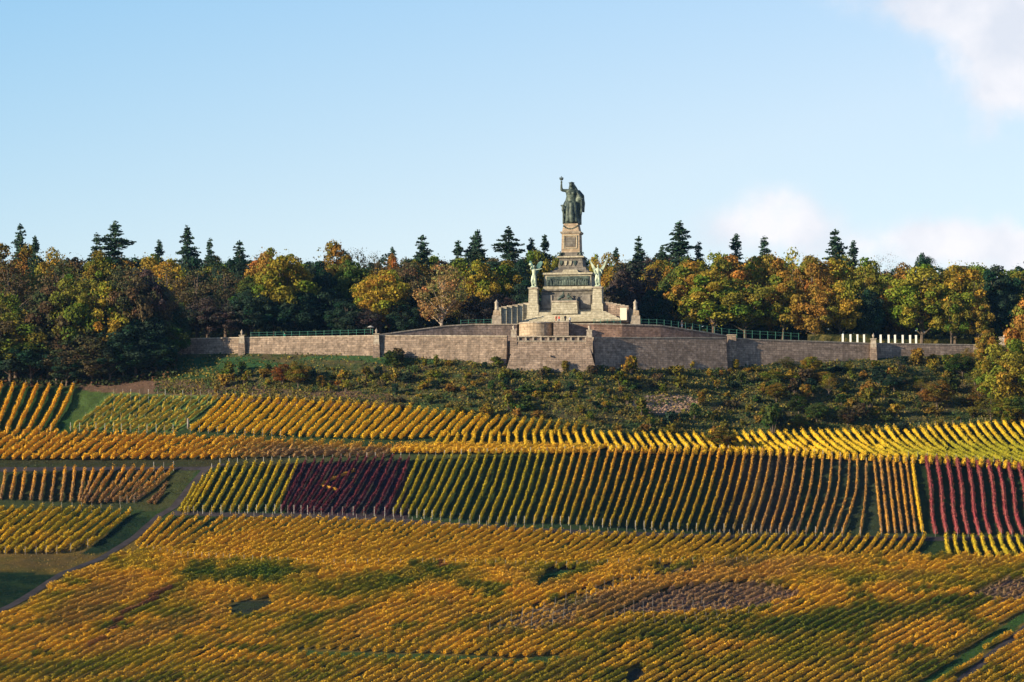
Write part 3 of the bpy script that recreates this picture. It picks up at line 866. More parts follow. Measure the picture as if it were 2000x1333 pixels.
def statue_germania():
    t = empty('crown_bearer_statue', world_from_mon(mx(1113.5), 3.8, mz(434)), 'huge dark bronze woman raising a crown on top of the monument', 'statue', rotz=MROT)
    t.scale = (1.12, 1.08, 1.0)
    b = MB()
    # robe, loft of folded ellipses
    prof = [(0, 2.05, 1.7), (1.0, 1.95, 1.6), (2.5, 1.75, 1.4), (4.2, 1.55, 1.25), (5.4, 1.3, 1.1), (6.2, 1.05, .9), (7.2, 1.25, .95), (8.2, 1.4, .95), (8.7, 1.25, .8), (9.0, .6, .5)]
    n = 26; v = []
    for z, a, c in prof:
        for k in range(n):
            th = 2 * PI * k / n; fold = 1 + (.09 if z < 6 else .02) * math.cos(9 * th + z * .4) * (1 if z < 5 else .4)
            v.append((a * math.cos(th) * fold - .1, c * math.sin(th) * fold, z))
    f = []
    for i in range(len(prof) - 1):
        for k in range(n):
            k2 = (k + 1) % n; f.append((i * n + k, i * n + k2, (i + 1) * n + k2, (i + 1) * n + k))
    f.append(tuple(range(n - 1, -1, -1))); f.append(tuple((len(prof) - 1) * n + k for k in range(n)))
    b.add(v, f)
    b.ball((-.42, -.7, 7.9), (.5, .45, .5)); b.ball((.38, -.7, 7.9), (.5, .45, .5))
    b.tube([(-.1, 0, 8.8), (-.12, -.05, 9.7)], [.42, .36], 10)
    b.ball((-.15, -.12, 10.15), (.52, .6, .68), 12)
    b.ball((-.15, -.72, 10.08), (.1, .16, .14), 6)                  # nose
    b.ball((-.15, -.6, 9.72), (.24, .2, .16), 6)                    # chin
    # right arm (left in view) raised with forearm upright
    b.tube([(-1.0, -.1, 8.6), (-1.7, -.3, 8.65), (-2.35, -.5, 8.7)], [.5, .42, .34], 10)
    b.tube([(-2.35, -.5, 8.65), (-2.42, -.55, 9.6), (-2.4, -.55, 10.5)], [.34, .28, .2], 10)
    b.ball((-2.4, -.55, 10.7), (.24, .2, .3), 8)
    for k in range(4):
        b.tube([(-2.58 + k * .12, -.7, 10.75), (-2.6 + k * .13, -.72, 11.0), (-2.55 + k * .11, -.62, 11.18)], [.07, .06, .05], 5)
    b.tube([(-2.25, -.45, 10.6), (-2.1, -.6, 10.85)], [.08, .06], 5)
    # left arm down to the sword hilt
    b.tube([(1.0, 0, 8.5), (1.55, -.3, 7.6), (1.9, -.5, 6.6)], [.52, .46, .38], 10)
    b.tube([(1.9, -.5, 6.6), (2.2, -1.0, 6.3), (2.1, -1.2, 6.2)], [.36, .28, .22], 10)
    b.ball((2.1, -1.3, 6.2), (.28, .24, .26), 8)
    b.tube([(1.0, .3, 8.3), (1.45, .3, 6.5), (1.35, .3, 3.5), (1.1, .3, .4)], [.6, .95, 1.0, .8], 12)
    b.tube([(-.9, .3, 7.2), (-1.2, .3, 4.5), (-1.2, .3, 3), (-1.1, .3, .3)], [.5, .8, .85, .8], 12)
    b.tube([(0, -1.2, 5.4), (.1, -1.6, 2.5), (.2, -1.6, .3)], [.55, .7, .6], 10)
    # knee and drapery fold forward
    b.tube([(-.5, -.9, 5.6), (-.75, -1.5, 3.6), (-.7, -1.5, .4)], [.62, .58, .5], 10)
    b.tube([(.7, -.9, 5.6), (.9, -1.35, 3.0), (1.1, -1.3, .4)], [.5, .42, .5], 8)
    b.build_skin('body', M_BRONZE, t, .13)
    h = MB()
    h.ball((-.12, .15, 10.3), (.62, .62, .66), 10); h.tube([(.0, .4, 10.2), (.5, .6, 9.3), (1.0, .6, 8.3), (1.35, .5, 7.4)], [.5, .55, .5, .2], 8)
    h.tube([(-.4, .4, 10.1), (-.6, .5, 9.2), (-.7, .5, 8.4)], [.35, .35, .2], 8)
    h.build_skin('hair', M_BRONZE, t, .12)
    w = MB()
    for k in range(14):
        a = 2 * PI * k / 14; w.ball((-.15 + .62 * math.cos(a), -.02 + .6 * math.sin(a), 10.62 + .05 * (k % 2)), (.16, .16, .12), 5)
    w.build_skin('oak_wreath', M_BRONZE, t, .09)
    c = MB()
    c.lathe([(.02, 11.25), (.3, 11.3), (.42, 11.45), (.42, 11.65), (.34, 11.65), (.34, 11.4), (.0, 11.4)], 12, -2.4, -.55)
    for k in range(8):
        a = 2 * PI * k / 8; c.tube([(-2.4 + .38 * math.cos(a), -.55 + .38 * math.sin(a), 11.6), (-2.4 + .42 * math.cos(a), -.55 + .42 * math.sin(a), 12.0)], [.1, .05], 5)
    c.tube([(-2.78, -.55, 11.7), (-2.4, -.55, 12.15), (-2.02, -.55, 11.7)], [.07, .07, .07], 5); c.ball((-2.4, -.55, 12.2), .13, 6)
    c.build('crown', M_BRONZE, t)
    s = MB()
    s.tube([(2.2, -1.35, 6.9), (2.3, -1.3, 3.3)], [.07, .1], 6); s.box(1.75, 2.65, -1.45, -1.25, 6.35, 6.5)
    s.frustum(2.05, 2.45, -1.42, -1.2, 2.4, 6.3, .08, .02)
    s.build('sword', M_BRONZE, t)
    cl = MB()
    for k in range(5):
        a = k / 4
        cl.tube([(1.0 + .2 * a, .7 + .2 * a, 8.6), (1.9 + .25 * a, .9, 7.3), (2.25 + .15 * math.sin(3 * a), .8 + .3 * a, 5.3), (2.2 + .3 * a, .7 + .3 * a, 3.6 - .5 * a)], [.5, .55, .5, .25], 8)
    cl.ball((2.2, .5, 6.0), (.55, .5, .6))
    cl.build_skin('mantle', M_BRONZE, t, .14)
    th = MB()
    th.box(-2.0, 1.9, .7, 2.2, 0, 4.9); th.box(-2.15, -1.65, -1.2, 2.0, 2.9, 3.4); th.box(-2.1, -1.7, -1.15, -.75, 0, 2.9)
    th.ball((-1.95, -1.0, 4.6), (.42, .4, .4)); th.tube([(-1.95, -1.0, 3.4), (-1.95, -1.0, 4.4)], [.42, .3], 8)
    th.ball((-2.35, -1.0, 4.75), (.3, .15, .22)); th.tube([(-1.8, .2, 3.4), (-1.8, .6, 5.2), (-1.6, .9, 6.2)], [.4, .4, .2], 8)
    th.build_skin('throne', M_BRONZE, t, .14)
statue_germania()


def winged(px, label, wings, arm):
    t = empty('winged_statue', world_from_mon(mx(px), -2.7, mz(563)), label, 'statue', 'winged statues on the flank pedestals', MROT)
    t.scale = (1.18, 1.18, 1.08)
    b = MB()
    b.lathe([(.75, 0), (.8, .25), (.55, .4)], 10)
    b.tube([(-.25, 0, .4), (-.35, -.1, 1.6), (-.15, 0, 2.8)], [.24, .34, .42], 9)
    b.tube([(.35, .1, .4), (.3, -.15, 1.6), (.1, 0, 2.8)], [.22, .3, .4], 9)
    b.tube([(0, 0, .9), (0, .1, 1.9), (0, 0, 2.8), (0, 0, 3.3), (0, 0, 4.2), (0, 0, 4.5)], [.45, .52, .5, .38, .52, .25], 12, .75)
    b.tube([(0, 0, 4.4), (0, -.03, 4.75)], [.17, .15], 8); b.ball((0, -.05, 5.0), (.24, .28, .32), 10); b.ball((0, -.33, 4.97), (.05, .08, .07), 5)
    b.ball((0, .1, 5.08), (.28, .27, .3), 8)
    for a in arm: b.tube(a, [.2, .16, .1], 8); b.ball(a[-1], .13, 6)
    b.build_skin('body', M_VERDI, t, .08)
    for sx, pts, mat in wings:
        w = MB()
        n = len(pts)
        v = [(x, .22, z) for x, z in pts] + [(x, .62, z) for x, z in pts]
        f = [tuple(range(n)), tuple(range(2 * n - 1, n - 1, -1))] + [((i + 1) % n, i, i + n, (i + 1) % n + n) for i in range(n)]
        w.add(v, f); w.build('wing', mat, t, bevel=.05)
    return t
V_L = [(-.1, 4.1), (-.6, 4.6), (-1.2, 5.6), (-1.75, 6.5), (-1.95, 6.85), (-1.75, 6.0), (-1.6, 5.4), (-1.3, 4.6), (-.9, 3.6), (-.5, 2.8), (-.15, 2.7)]
V_R = [(.1, 4.1), (.6, 4.6), (1.2, 5.4), (1.6, 6.1), (1.95, 6.6), (1.85, 5.9), (1.6, 5.1), (1.2, 4.2), (.8, 3.3), (.45, 2.5), (.1, 2.7)]
winged(1171, 'pale bronze winged figure with wings spread in a V, right pedestal', [(-1, V_L, M_VERDI), (1, V_R[::-1], M_VERDI)],
       [[(-.45, 0, 4.2), (-.7, -.4, 3.5), (-.5, -.75, 3.0)], [(.45, 0, 4.2), (.8, -.3, 3.6), (.9, -.6, 3.2)]])
W_L = [(-.1, 4.2), (-.7, 4.9), (-1.1, 6.0), (-1.0, 6.5), (-.6, 6.3), (-.35, 5.6), (-.1, 5.0)]
W_R = [(.1, 4.2), (.4, 5.0), (.9, 6.0), (1.5, 6.4), (1.9, 6.0), (1.6, 5.2), (1.2, 4.6), (.8, 3.6), (.3, 3.0)]
wt = winged(1046, 'pale bronze winged figure blowing a trumpet on the left pedestal', [(-1, W_L, M_WINGS), (1, W_R[::-1], M_WINGS)],
            [[(.45, 0, 4.25), (1.1, -.1, 4.35), (1.75, -.2, 4.5)], [(-.45, 0, 4.2), (-.7, -.45, 4.5), (-.35, -.6, 5.0)]])
MB().tube([(-.1, -.4, 4.95), (-.45, -1.2, 5.3), (-.65, -1.7, 5.45)], [.05, .08, .26], 8).build('trumpet', M_VERDI, wt)

# bronze group lying on the altar block
t = empty('river_figures', world_from_mon(mx(1108), -3.1, mz(590)), 'dark bronze group of reclining river figures at the foot of the monument', 'statue', rotz=MROT)
b = MB()
b.box(-2.0, 2.0, -.9, .9, -.05, .35)
b.tube([(-1.9, -.3, .5), (-1.1, -.4, .9), (-.5, -.2, 1.1)], [.25, .36, .4], 9); b.tube([(-.5, -.2, 1.0), (-.5, -.1, 1.7)], [.42, .3], 9); b.ball((-.5, -.2, 2.1), .28, 8)
b.tube([(-.7, -.3, 1.6), (-1.3, -.5, 1.2), (-1.2, -.7, .7)], [.16, .13, .1], 7)
b.tube([(1.7, -.4, .5), (1.2, -.5, 1.1), (.6, -.3, .8)], [.2, .28, .38], 9); b.tube([(.6, -.3, .8), (.7, -.1, 1.5)], [.38, .28], 9); b.ball((.72, -.2, 1.85), .24, 8)
b.tube([(.85, -.2, 1.4), (1.3, -.3, 1.6), (1.5, -.4, 2.1)], [.15, .12, .09], 7)
b.build_skin('bronze_bodies', M_BRONZE, t, .09)


# ---- visitors
def person(px, py, Y, top, legs, label, turn=0.0, h=1.72, arms=0.0, z=None):
    p = at(px, py, Y)
    t = empty('person', p, label, 'person', 'visitors on the monument terrace', turn)
    k = h / 1.72
    b = MB()
    for s in (-1, 1):
        b.tube([(s * .09 * k, -.02, .02), (s * .1 * k, 0, .45 * k), (s * .09 * k, 0, .88 * k)], [.055 * k, .062 * k, .09 * k], 8)
        b.ball((s * .1 * k, -.07, .04), (.05, .13, .045), 6)
        b.tube([(s * .19 * k, 0, 1.4 * k), (s * (.24 + arms * .05) * k, -.02 - arms * .05, 1.12 * k), (s * .23 * k, -.1 - arms * .12, (.86 + .2 * arms) * k)], [.055 * k, .045 * k, .035 * k], 7)
        b.ball((s * .23 * k, -.12 - arms * .13, (.8 + .22 * arms) * k), (.035, .045, .07), 6)
    b.tube([(0, 0, .84 * k), (0, 0, 1.05 * k), (0, 0, 1.36 * k), (0, 0, 1.46 * k)], [.16 * k, .14 * k, .18 * k, .08 * k], 10, .65)
    b.tube([(0, 0, 1.44 * k), (0, -.01, 1.56 * k)], [.055 * k, .05 * k], 7)
    b.ball((0, -.02, 1.61 * k), (.08 * k, .1 * k, .115 * k), 8); b.ball((0, -.12, 1.6 * k), (.014, .025, .02), 5)
    b.build_skin('body', M_SKIN, t, .022)
    c = MB(); c.tube([(0, 0, .8 * k), (0, 0, 1.08 * k), (0, 0, 1.38 * k), (0, 0, 1.48 * k)], [.2 * k, .19 * k, .225 * k, .1 * k], 10, .7)
    for s in (-1, 1): c.tube([(s * .2 * k, 0, 1.41 * k), (s * (.25 + arms * .05) * k, -.02 - arms * .05, 1.12 * k), (s * .235 * k, -.1 - arms * .12, (.9 + .2 * arms) * k)], [.075 * k, .065 * k, .055 * k], 7)
    c.build_skin('jacket', CLOTH[top], t, .03)
    c = MB()
    for s in (-1, 1): c.tube([(s * .095 * k, 0, .08), (s * .1 * k, 0, .45 * k), (s * .09 * k, 0, .9 * k)], [.075 * k, .085 * k, .12 * k], 8)
    c.build_skin('trousers', CLOTH[legs], t, .03)
    MB().ball((0, .02, 1.65 * k), (.092 * k, .1 * k, .1 * k), 8).build('hair', CLOTH['black'], t, smooth=True)
    return t
person(1086, 629.5, 1483.5, 'rust', 'rust', 'visitor in rust-brown clothes standing left on the pier below the monument', .3)
person(1092, 629.5, 1483.2, 'red', 'denim', 'visitor in a red jacket on the pier below the monument', -.4, 1.68)
person(1104, 629.5, 1482.2, 'black', 'black', 'visitor in black between the red and the white jackets', .1, 1.8)
person(1113, 632, 1484.6, 'white', 'denim', 'visitor in a white jacket below the bronze river group', .6, 1.7, .6)
person(1332, 640, 1489.5, 'black', 'denim', 'lone dark-clothed visitor at the sloping wall right of the monument', -.2, 1.75)
person(556, 664, 1481, 'green', 'denim', 'person in a bright green jacket behind the left terrace wall', .4, 1.7)

# ---- railings
def railing(pts, label, step=2.0, h=1.15, group='green railings along the terrace edges'):
    W = [Vector(at(px, py, Y)) for px, py, Y in pts]
    t = empty('railing', W[0], label, 'railing', group)
    L = [0]
    for a, b in zip(W[:-1], W[1:]): L.append(L[-1] + (b - a).length)
    def pos(s):
        for i in range(len(W) - 1):
            if s <= L[i + 1] or i == len(W) - 2:
                return W[i].lerp(W[i + 1], min(1, (s - L[i]) / (L[i + 1] - L[i])))
    n = int(L[-1] / step); pm = None
    q = []
    for i in range(n + 1):
        p = pos(L[-1] * i / n) - W[0]; q.append(p)
        if pm is None: pm = MB().tube([(0, 0, -.8), (0, 0, h + .15)], .055, 6).mesh('post'); pm.materials.append(M_RAIL)
        o = link('post', pm, None, t, p)
    for hh in (h, h * .45):
        MB().tube([p + Vector((0, 0, hh)) for p in q], .035, 5).build('rail', M_RAIL, t)
    return t
railing([(490, 659, 1481), (600, 657, 1478), (728, 653, 1474)], 'low green railing on the left terrace between the two pillars')
railing([(1252, 634, 1489), (1290, 635, 1490), (1350, 643, 1494), (1425, 654, 1498), (1560, 662, 1502)], 'green railing stepping down the slope right of the monument', 2.0, 1.3)
railing([(1160, 633, 1485.5), (1212, 633, 1486)], 'short dark railing right of the monument steps', 1.6)
railing([(900, 635, 1489), (960, 633, 1490)], 'short dark railing left of the monument stairs', 1.6)

# ---- white posts on the lawn
wm = MB().frustum(-.25, .25, -.25, .25, -.4, 1.95, .02, .02).mesh('shaft'); wm.materials.append(M_WHITE)
wc = MB().frustum(-.29, .29, -.29, .29, 1.951, 2.1, .05, .05).mesh('cap'); wc.materials.append(M_WHITE)
wxs = [1646, 1661, 1674.5, 1687.5, 1720, 1735.5, 1748, 1763, 1777.5, 1789]
wl_ = ['leftmost white post on the lawn above the right wall', 'second white post from the left on the lawn', 'third white post from the left on the lawn', 'white post just left of the dark wall pillar',
       'white post just right of the dark wall pillar', 'second white post right of the dark wall pillar', 'third white post right of the dark wall pillar', 'third white post from the right end of the row',
       'last but one white post at the right end of the row', 'rightmost white post of the row, beside a tree trunk']
for i, x in enumerate(wxs):
    Yp = float(IP(x, T_YW)) + 4
    p = on_plateau(x, Yp); p[2] = float(at(x, 669.5 + (x - 1646) * .012, Yp)[2])
    t = empty('white_post', p, wl_[i], 'post', 'white posts on the lawn')
    link('shaft', wm, None, t); link('cap', wc, None, t)
p = at(1962, 671, 1503); t = empty('white_post', p, 'single white post by the autumn tree at the far right', 'post'); link('shaft', wm, None, t); link('cap', wc, None, t)
# clipped hedge
hb = MB(); hp = []
for px in np.arange(1578, 1905, 8):
    Yp = float(IP(px, T_YW)) + 15; q = at(px, 663 if px < 1700 else 668, Yp)
    hp.append((float(q[0]), Yp, float(q[2])))
rr = random.Random(9); v = []; f = []
for i, (x, y, z) in enumerate(hp):
    j = lambda: rr.uniform(-.15, .15)
    hh = 1.3 if i < 16 else .7
    v += [(x, y + j(), z - 1), (x, y + j(), z + hh * .6), (x, y + .1 + j(), z + hh + j()), (x, y + 1.0 + j(), z + hh + j()), (x, y + 1.1, z - 1)]
for i in range(len(hp) - 1):
    for k in range(4): f.append((i * 5 + k, (i + 1) * 5 + k, (i + 1) * 5 + k + 1, i * 5 + k + 1))
f += [(0, 1, 2, 3, 4), tuple((len(hp) - 1) * 5 + k for k in (4, 3, 2, 1, 0))]
o = MB().add(v, f).build('clipped_hedge', plain_material('hedge_leaves', (.14, .11, .03), .9, .5, 2.0)); tag(o, 'long low clipped olive hedge behind the white posts', 'hedge')
# pale parasol and lamp behind the left wall
t = empty('parasol', at(724, 652, 1486), 'small pale parasol behind the left wall near the second pillar', 'parasol')
MB().tube([(0, 0, 0), (0, 0, 2.0)], .04, 6).build('pole', M_POST, t)
MB().lathe([(.95, 1.55), (.5, 1.85), (.03, 2.05)], 10).build('canopy', M_PALEPOST, t)

# ------------------------------------------------------------------ trees
def leaf_quads(cent, nrm, size, r, flat=.5):
    """cent (n,3), preferred normals; returns verts (4n,3), faces"""
    n = len(cent)
    d = nrm + r.normal(0, flat, (n, 3)); d /= np.linalg.norm(d, axis=1)[:, None]
    a = np.cross(d, r.normal(0, 1, (n, 3))); a /= np.linalg.norm(a, axis=1)[:, None]
    b = np.cross(d, a)
    s = (size * r.uniform(.6, 1.3, n))[:, None]; s2 = s * r.uniform(.55, 1.0, (n, 1))
    v = np.stack([cent - a * s - b * s2 * .6, cent + a * s * .7 - b * s2, cent + a * s + b * s2 * .6, cent - a * s * .7 + b * s2], 1).reshape(-1, 3)
    return v, np.arange(4 * n).reshape(n, 4)


def deciduous(seed, H=18.0, W=13.0, low=.22, nlobes=34, per=150, size=.30, sparse=0.0, columnar=0):
    r = np.random.default_rng(seed)
    cz = H * (low + 1) / 2; rz = H * (1 - low) / 2
    lobes = []
    tries = 0
    while len(lobes) < nlobes and tries < 4000:
        tries += 1
        u = r.normal(0, 1, 3); u /= np.linalg.norm(u)
        k = r.uniform(.45, .92) if len(lobes) > 5 else r.uniform(.0, .4)
        shape = 1.0 - .25 * max(0, u[2]) if not columnar else .8
        p = np.array([u[0] * W / 2 * k * shape, u[1] * W / 2 * k * shape, cz + u[2] * rz * k * .95])
        rad = r.uniform(.065, .15) * W * (1.15 - .3 * k)
        if all(np.linalg.norm(p - q) > .55 * (rad + s) for q, s in lobes): lobes.append((p, rad))
    V_, F_, K_ = [], [], []; base = 0
    for p, rad in lobes:
        n = int(per * (rad / (.115 * W)) ** 2 * (1 - sparse))
        u = r.normal(0, 1, (n, 3)); u[:, 2] += .25; u /= np.linalg.norm(u, axis=1)[:, None]
        rr_ = rad * r.uniform(.5, 1.12, (n, 1)) ** .6 * (1 + .25 * (vnoise(u[:, 0] * 2 + p[0], u[:, 2] * 2 + p[1], seed)[:, None] - .5))
        c = p + u * rr_ * np.array([1.1, 1.1, .85])
        v, f = leaf_quads(c, u, size * (1 + .3 * r.random()), r, .55)
        V_.append(v); F_.append(f + base); base += len(v)
        lob = r.random() * .75 + .25 * r.random(n); lf = r.random(n)
        K_.append(np.repeat(np.stack([lob, lf, lf], -1), 4, 0))
    # twigs reaching out of the outline
    n = 500; u = r.normal(0, 1, (n, 3)); u[:, 2] += .3; u /= np.linalg.norm(u, axis=1)[:, None]
    c = np.array([0, 0, cz]) + u * np.array([W / 2, W / 2, rz]) * r.uniform(.72, .97, (n, 1))
    v, f = leaf_quads(c, u, size * .75, r, .8); V_.append(v); F_.append(f + base)
    lf = r.random(n); K_.append(np.repeat(np.stack([lf, lf, lf], -1), 4, 0))
    crown = raw_mesh('crown', np.concatenate(V_), np.concatenate(F_), np.concatenate(K_))
    crown.materials.append(M_LEAF)
    m = MB(); rt = .022 * H * .8
    m.tube([(0, 0, -1.5), (.1, 0, H * low * .6), (-.1, .1, H * .45), (.05, 0, H * .8)], [rt * 1.25, rt, rt * .7, rt * .2], 7)
    for p, rad in lobes[::2]:
        z0 = H * min(.6, max(low * .6, (p[2] / H) * .55)); q = Vector(p)
        m.tube([(0, 0, z0), (q.x * .5, q.y * .5, z0 + (q.z - z0) * .55), tuple(q)], [rt * .5, rt * .3, rt * .1], 5)
    trunk = m.mesh('trunk')
    return crown, trunk


def conifer(seed, H=22.0, W=8.0, gap=.0, ragged=.5, bare=.25):
    r = np.random.default_rng(seed)
    V_, F_, K_ = [], [], []; base = 0
    m = MB(); m.tube([(0, 0, -1.5), (0, 0, H * .5), (0, 0, H * .99)], [.016 * H, .010 * H, .02], 7)
    z = H * bare; lev = 0
    while z < H * .98:
        fr = (z - H * bare) / (H * (1 - bare)); L = W / 2 * (1 - fr) ** .85 * r.uniform(1 - ragged * .5, 1.1) + .25
        nb = 7 if fr < .8 else 5
        a0 = r.uniform(0, 6)
        for k in range(nb):
            if r.random() < gap: continue
            a = a0 + 2 * PI * k / nb + r.uniform(-.25, .25); l = L * r.uniform(.45, 1.25)
            n = max(8, int(l * 34)); t = r.uniform(.12, 1, n)
            droop = -.28 * t * l + .16 * t ** 2 * l
            spread = (.13 * l + .22) * (1.1 - t * .8)
            off = r.normal(0, 1, (n, 3)) * spread[:, None] * np.array([.8, .8, .5])
            c = np.stack([np.cos(a) * l * t, np.sin(a) * l * t, z + r.uniform(-.35, .35) + droop], -1) + off
            v, f = leaf_quads(c, np.tile((0, 0, 1.), (n, 1)), .165, r, .9)
            V_.append(v); F_.append(f + base); base += len(v)
            lf = r.random(n); K_.append(np.repeat(np.stack([.2 + .6 * lf, lf, lf], -1), 4, 0))
            if l > 1.2: m.tube([(0, 0, z), (math.cos(a) * l * .9, math.sin(a) * l * .9, z - .16 * l)], [.06, .02], 4)
        z += (.036 - .014 * fr) * H * r.uniform(.5, 1.5); lev += 1
    c = np.stack([r.normal(0, .12, 24), r.normal(0, .12, 24), np.linspace(H * .93, H, 24)], -1)
    v, f = leaf_quads(c, np.tile((0, 0, 1.), (24, 1)), .16, r, 1.0); V_.append(v); F_.append(f + base)
    K_.append(np.full((96, 3), .5))
    crown = raw_mesh('crown', np.concatenate(V_), np.concatenate(F_), np.concatenate(K_)); crown.materials.append(M_LEAF)
    return crown, m.mesh('trunk')


DEC = [deciduous(11, 18, 13, .14, 60, 230, .2), deciduous(12, 18, 12, .1, 52, 230, .2), deciduous(13, 18, 14, .18, 70, 220, .2), deciduous(14, 18, 12, .13, 48, 240, .21), deciduous(15, 18, 13, .1, 64, 220, .19), deciduous(16, 18, 13.5, .2, 55, 230, .2), deciduous(17, 18, 12, .08, 75, 200, .19), deciduous(18, 18, 14, .16, 45, 260, .2)]
AIRY = [deciduous(21, 18, 13, .15, 44, 85, .17, .25), deciduous(22, 18, 12, .2, 40, 75, .16, .3)]
FAN = [deciduous(28, 18, 12, .22, 60, 110, .16, .1)]
TWIG = [deciduous(31, 18, 12, .3, 40, 30, .09, .3)]
CON = [conifer(41, 22, 8, .08, .7), conifer(42, 22, 9, .12, .9, .2), conifer(43, 22, 6.5, .05, .6, .2), conifer(44, 22, 11, .2, 1.0, .25), conifer(45, 22, 7, .1, .8, .3)]
PINE = [deciduous(51, 18, 12, .8, 14, 110, .2)]
for cr, tr in DEC + CON + PINE + AIRY: tr.materials.append(M_BARK)
for cr, tr in TWIG + FAN: tr.materials.append(M_PALEBARK)

COL = dict(rust=(.24,.13,.03), ochre=(.29,.195,.035), gold=(.36,.245,.035), orange=(.33,.185,.04), red=(.36,.14,.04), olive=(.19,.175,.03), green=(.08,.115,.03), dgreen=(.032,.058,.04), brown=(.11,.085,.045), palebrown=(.34,.22,.09), purple=(.085,.065,.06), yellowgreen=(.25,.215,.03), pine=(.06,.10,.07), grey=(.24,.20,.20))
CNAME = dict(rust='rust-brown', ochre='ochre', gold='golden', orange='orange', red='reddish orange', olive='olive', green='green', dgreen='dark green', brown='dull brown', palebrown='pale brown', purple='purplish brown', yellowgreen='yellow-green', pine='dark green', grey='grey')


def put_tree(kind, protos, i, px, base, w_px, top_py, color, label, name, cat, group, protoH=18.0, protoW=13.0):
    cr, tr = protos[i % len(protos)]
    Y = base[1]; sc = Y / F
    ztop = float(at(px, top_py, Y)[2]); H = ztop - base[2]; W = w_px * sc
    t = empty(name, base, label, cat, group, random.uniform(-3.1, 3.1))
    sx = W / protoW; sz = H / protoH
    t.scale = (sx, sx, sz)
    t.rotation_euler[0] = random.uniform(-.035, .035); t.rotation_euler[1] = random.uniform(-.035, .035)
    c = link('crown', cr, None, t); link('trunk', tr, None, t)
    k = random.uniform(.88, 1.14)
    k *= 1.05 if px > 1320 else .9; c.color = (COL[color][0] * k, COL[color][1] * k, COL[color][2] * k, 1)
    return t


TREES = []   # (px, kind, Y, base_py or None, width, top, colour, zone)
def T(px, Y, w, top, col, kind='dec', by=None): TREES.append((px, Y, w, top, col, kind, by))
# left wood, coming down the slope (base given as photo row on the hillside)
for a in ((-30, 150, 600, 'brown', 752), (30, 150, 610, 'olive', 748), (95, 140, 560, 'brown', 744), (150, 130, 530, 'olive', 742), (205, 130, 545, 'gold', 738), (160, 140, 635, 'brown', 748),
          (235, 130, 610, 'dgreen', 735), (285, 110, 600, 'dgreen', 728), (330, 90, 625, 'green', 715), (60, 110, 655, 'dgreen', 752), (5, 110, 560, 'olive', 735), (110, 100, 650, 'brown', 752), (240, 90, 660, 'dgreen', 742), (-90, 170, 560, 'ochre', 745)):
    T(a[0], None, a[1], a[2], a[3], 'dec', a[4])
for a in ((0, 130, 470, 'rust'), (55, 120, 472, 'rust'), (100, 110, 482, 'ochre'), (140, 120, 488, 'brown'), (185, 110, 490, 'olive'), (235, 120, 492, 'ochre'), (285, 110, 490, 'ochre'), (330, 110, 492, 'gold'), (372, 110, 498, 'dgreen'),
          (418, 110, 500, 'olive'), (455, 90, 498, 'dgreen'), (500, 110, 498, 'red'), (-60, 130, 475, 'ochre')):
    T(a[0], 1545 + 12 * ((a[0] // 10) % 3), a[1], a[2], a[3])
for a in ((270, 120, 520, 'purple'), (325, 120, 512, 'brown'), (385, 120, 515, 'brown'), (440, 120, 512, 'brown'), (485, 90, 530, 'green'), (240, 110, 515, 'brown'), (120, 140, 505, 'brown'), (20, 150, 500, 'brown')):
    T(a[0], 1512 + (a[0] % 7), a[1], a[2], a[3], 'airy' if a[3] in ('purple', 'brown') else 'dec')
for a in ((-130, 170, 545, 'brown', 742), (-190, 170, 560, 'rust', 735), (-260, 180, 540, 'olive', 745), (-340, 180, 550, 'brown', 735), (-420, 180, 540, 'ochre', 745), (-150, 160, 590, 'olive', 758), (-240, 170, 600, 'ochre', 762), (-500, 190, 540, 'rust', 740),
          (265, 110, 640, 'dgreen', 740), (215, 100, 655, 'dgreen', 748), (180, 100, 668, 'brown', 752), (20, 110, 660, 'dgreen', 754), (305, 90, 655, 'dgreen', 735), (130, 90, 680, 'dgreen', 754)):
    T(a[0], None, a[1], a[2], a[3], 'dec', a[4])
for a in ((292, 110, 528, 'purple', 716), (325, 90, 545, 'brown', 706), (255, 120, 522, 'brown', 722), (345, 60, 590, 'dgreen', 704)):
    T(a[0], None, a[1], a[2], a[3], 'dec', a[4])
# centre left
for a in ((553, 1510, 140, 482, 'yellowgreen', 'dec'), (520, 1530, 100, 480, 'orange', 'dec'), (610, 1522, 110, 505, 'dgreen', 'dec'), (655, 1545, 120, 464, 'orange', 'dec'), (690, 1525, 110, 495, 'green', 'dec'), (700, 1550, 90, 478, 'rust', 'airy'),
          (742, 1508, 120, 520, 'gold', 'dec'), (790, 1530, 100, 505, 'brown', 'dec'), (765, 1545, 60, 492, 'red', 'dec'), (735, 1545, 60, 485, 'brown', 'airy'), (820, 1535, 90, 503, 'orange', 'dec'), (862, 1500, 118, 512, 'palebrown', 'fan'), (900, 1528, 120, 500, 'olive', 'dec'),
          (940, 1520, 100, 503, 'gold', 'dec'), (985, 1525, 100, 510, 'olive', 'dec'), (1010, 1540, 80, 500, 'dgreen', 'dec'), (1050, 1550, 80, 478, 'olive', 'dec'), (1085, 1545, 70, 500, 'ochre', 'dec'), (820, 1515, 80, 560, 'dgreen', 'dec'), (640, 1512, 110, 560, 'dgreen', 'dec'), (590, 1508, 90, 565, 'dgreen', 'dec'),
          (1020, 1520, 90, 545, 'dgreen', 'dec')):
    T(a[0], a[1], a[2], a[3], a[4], a[5])
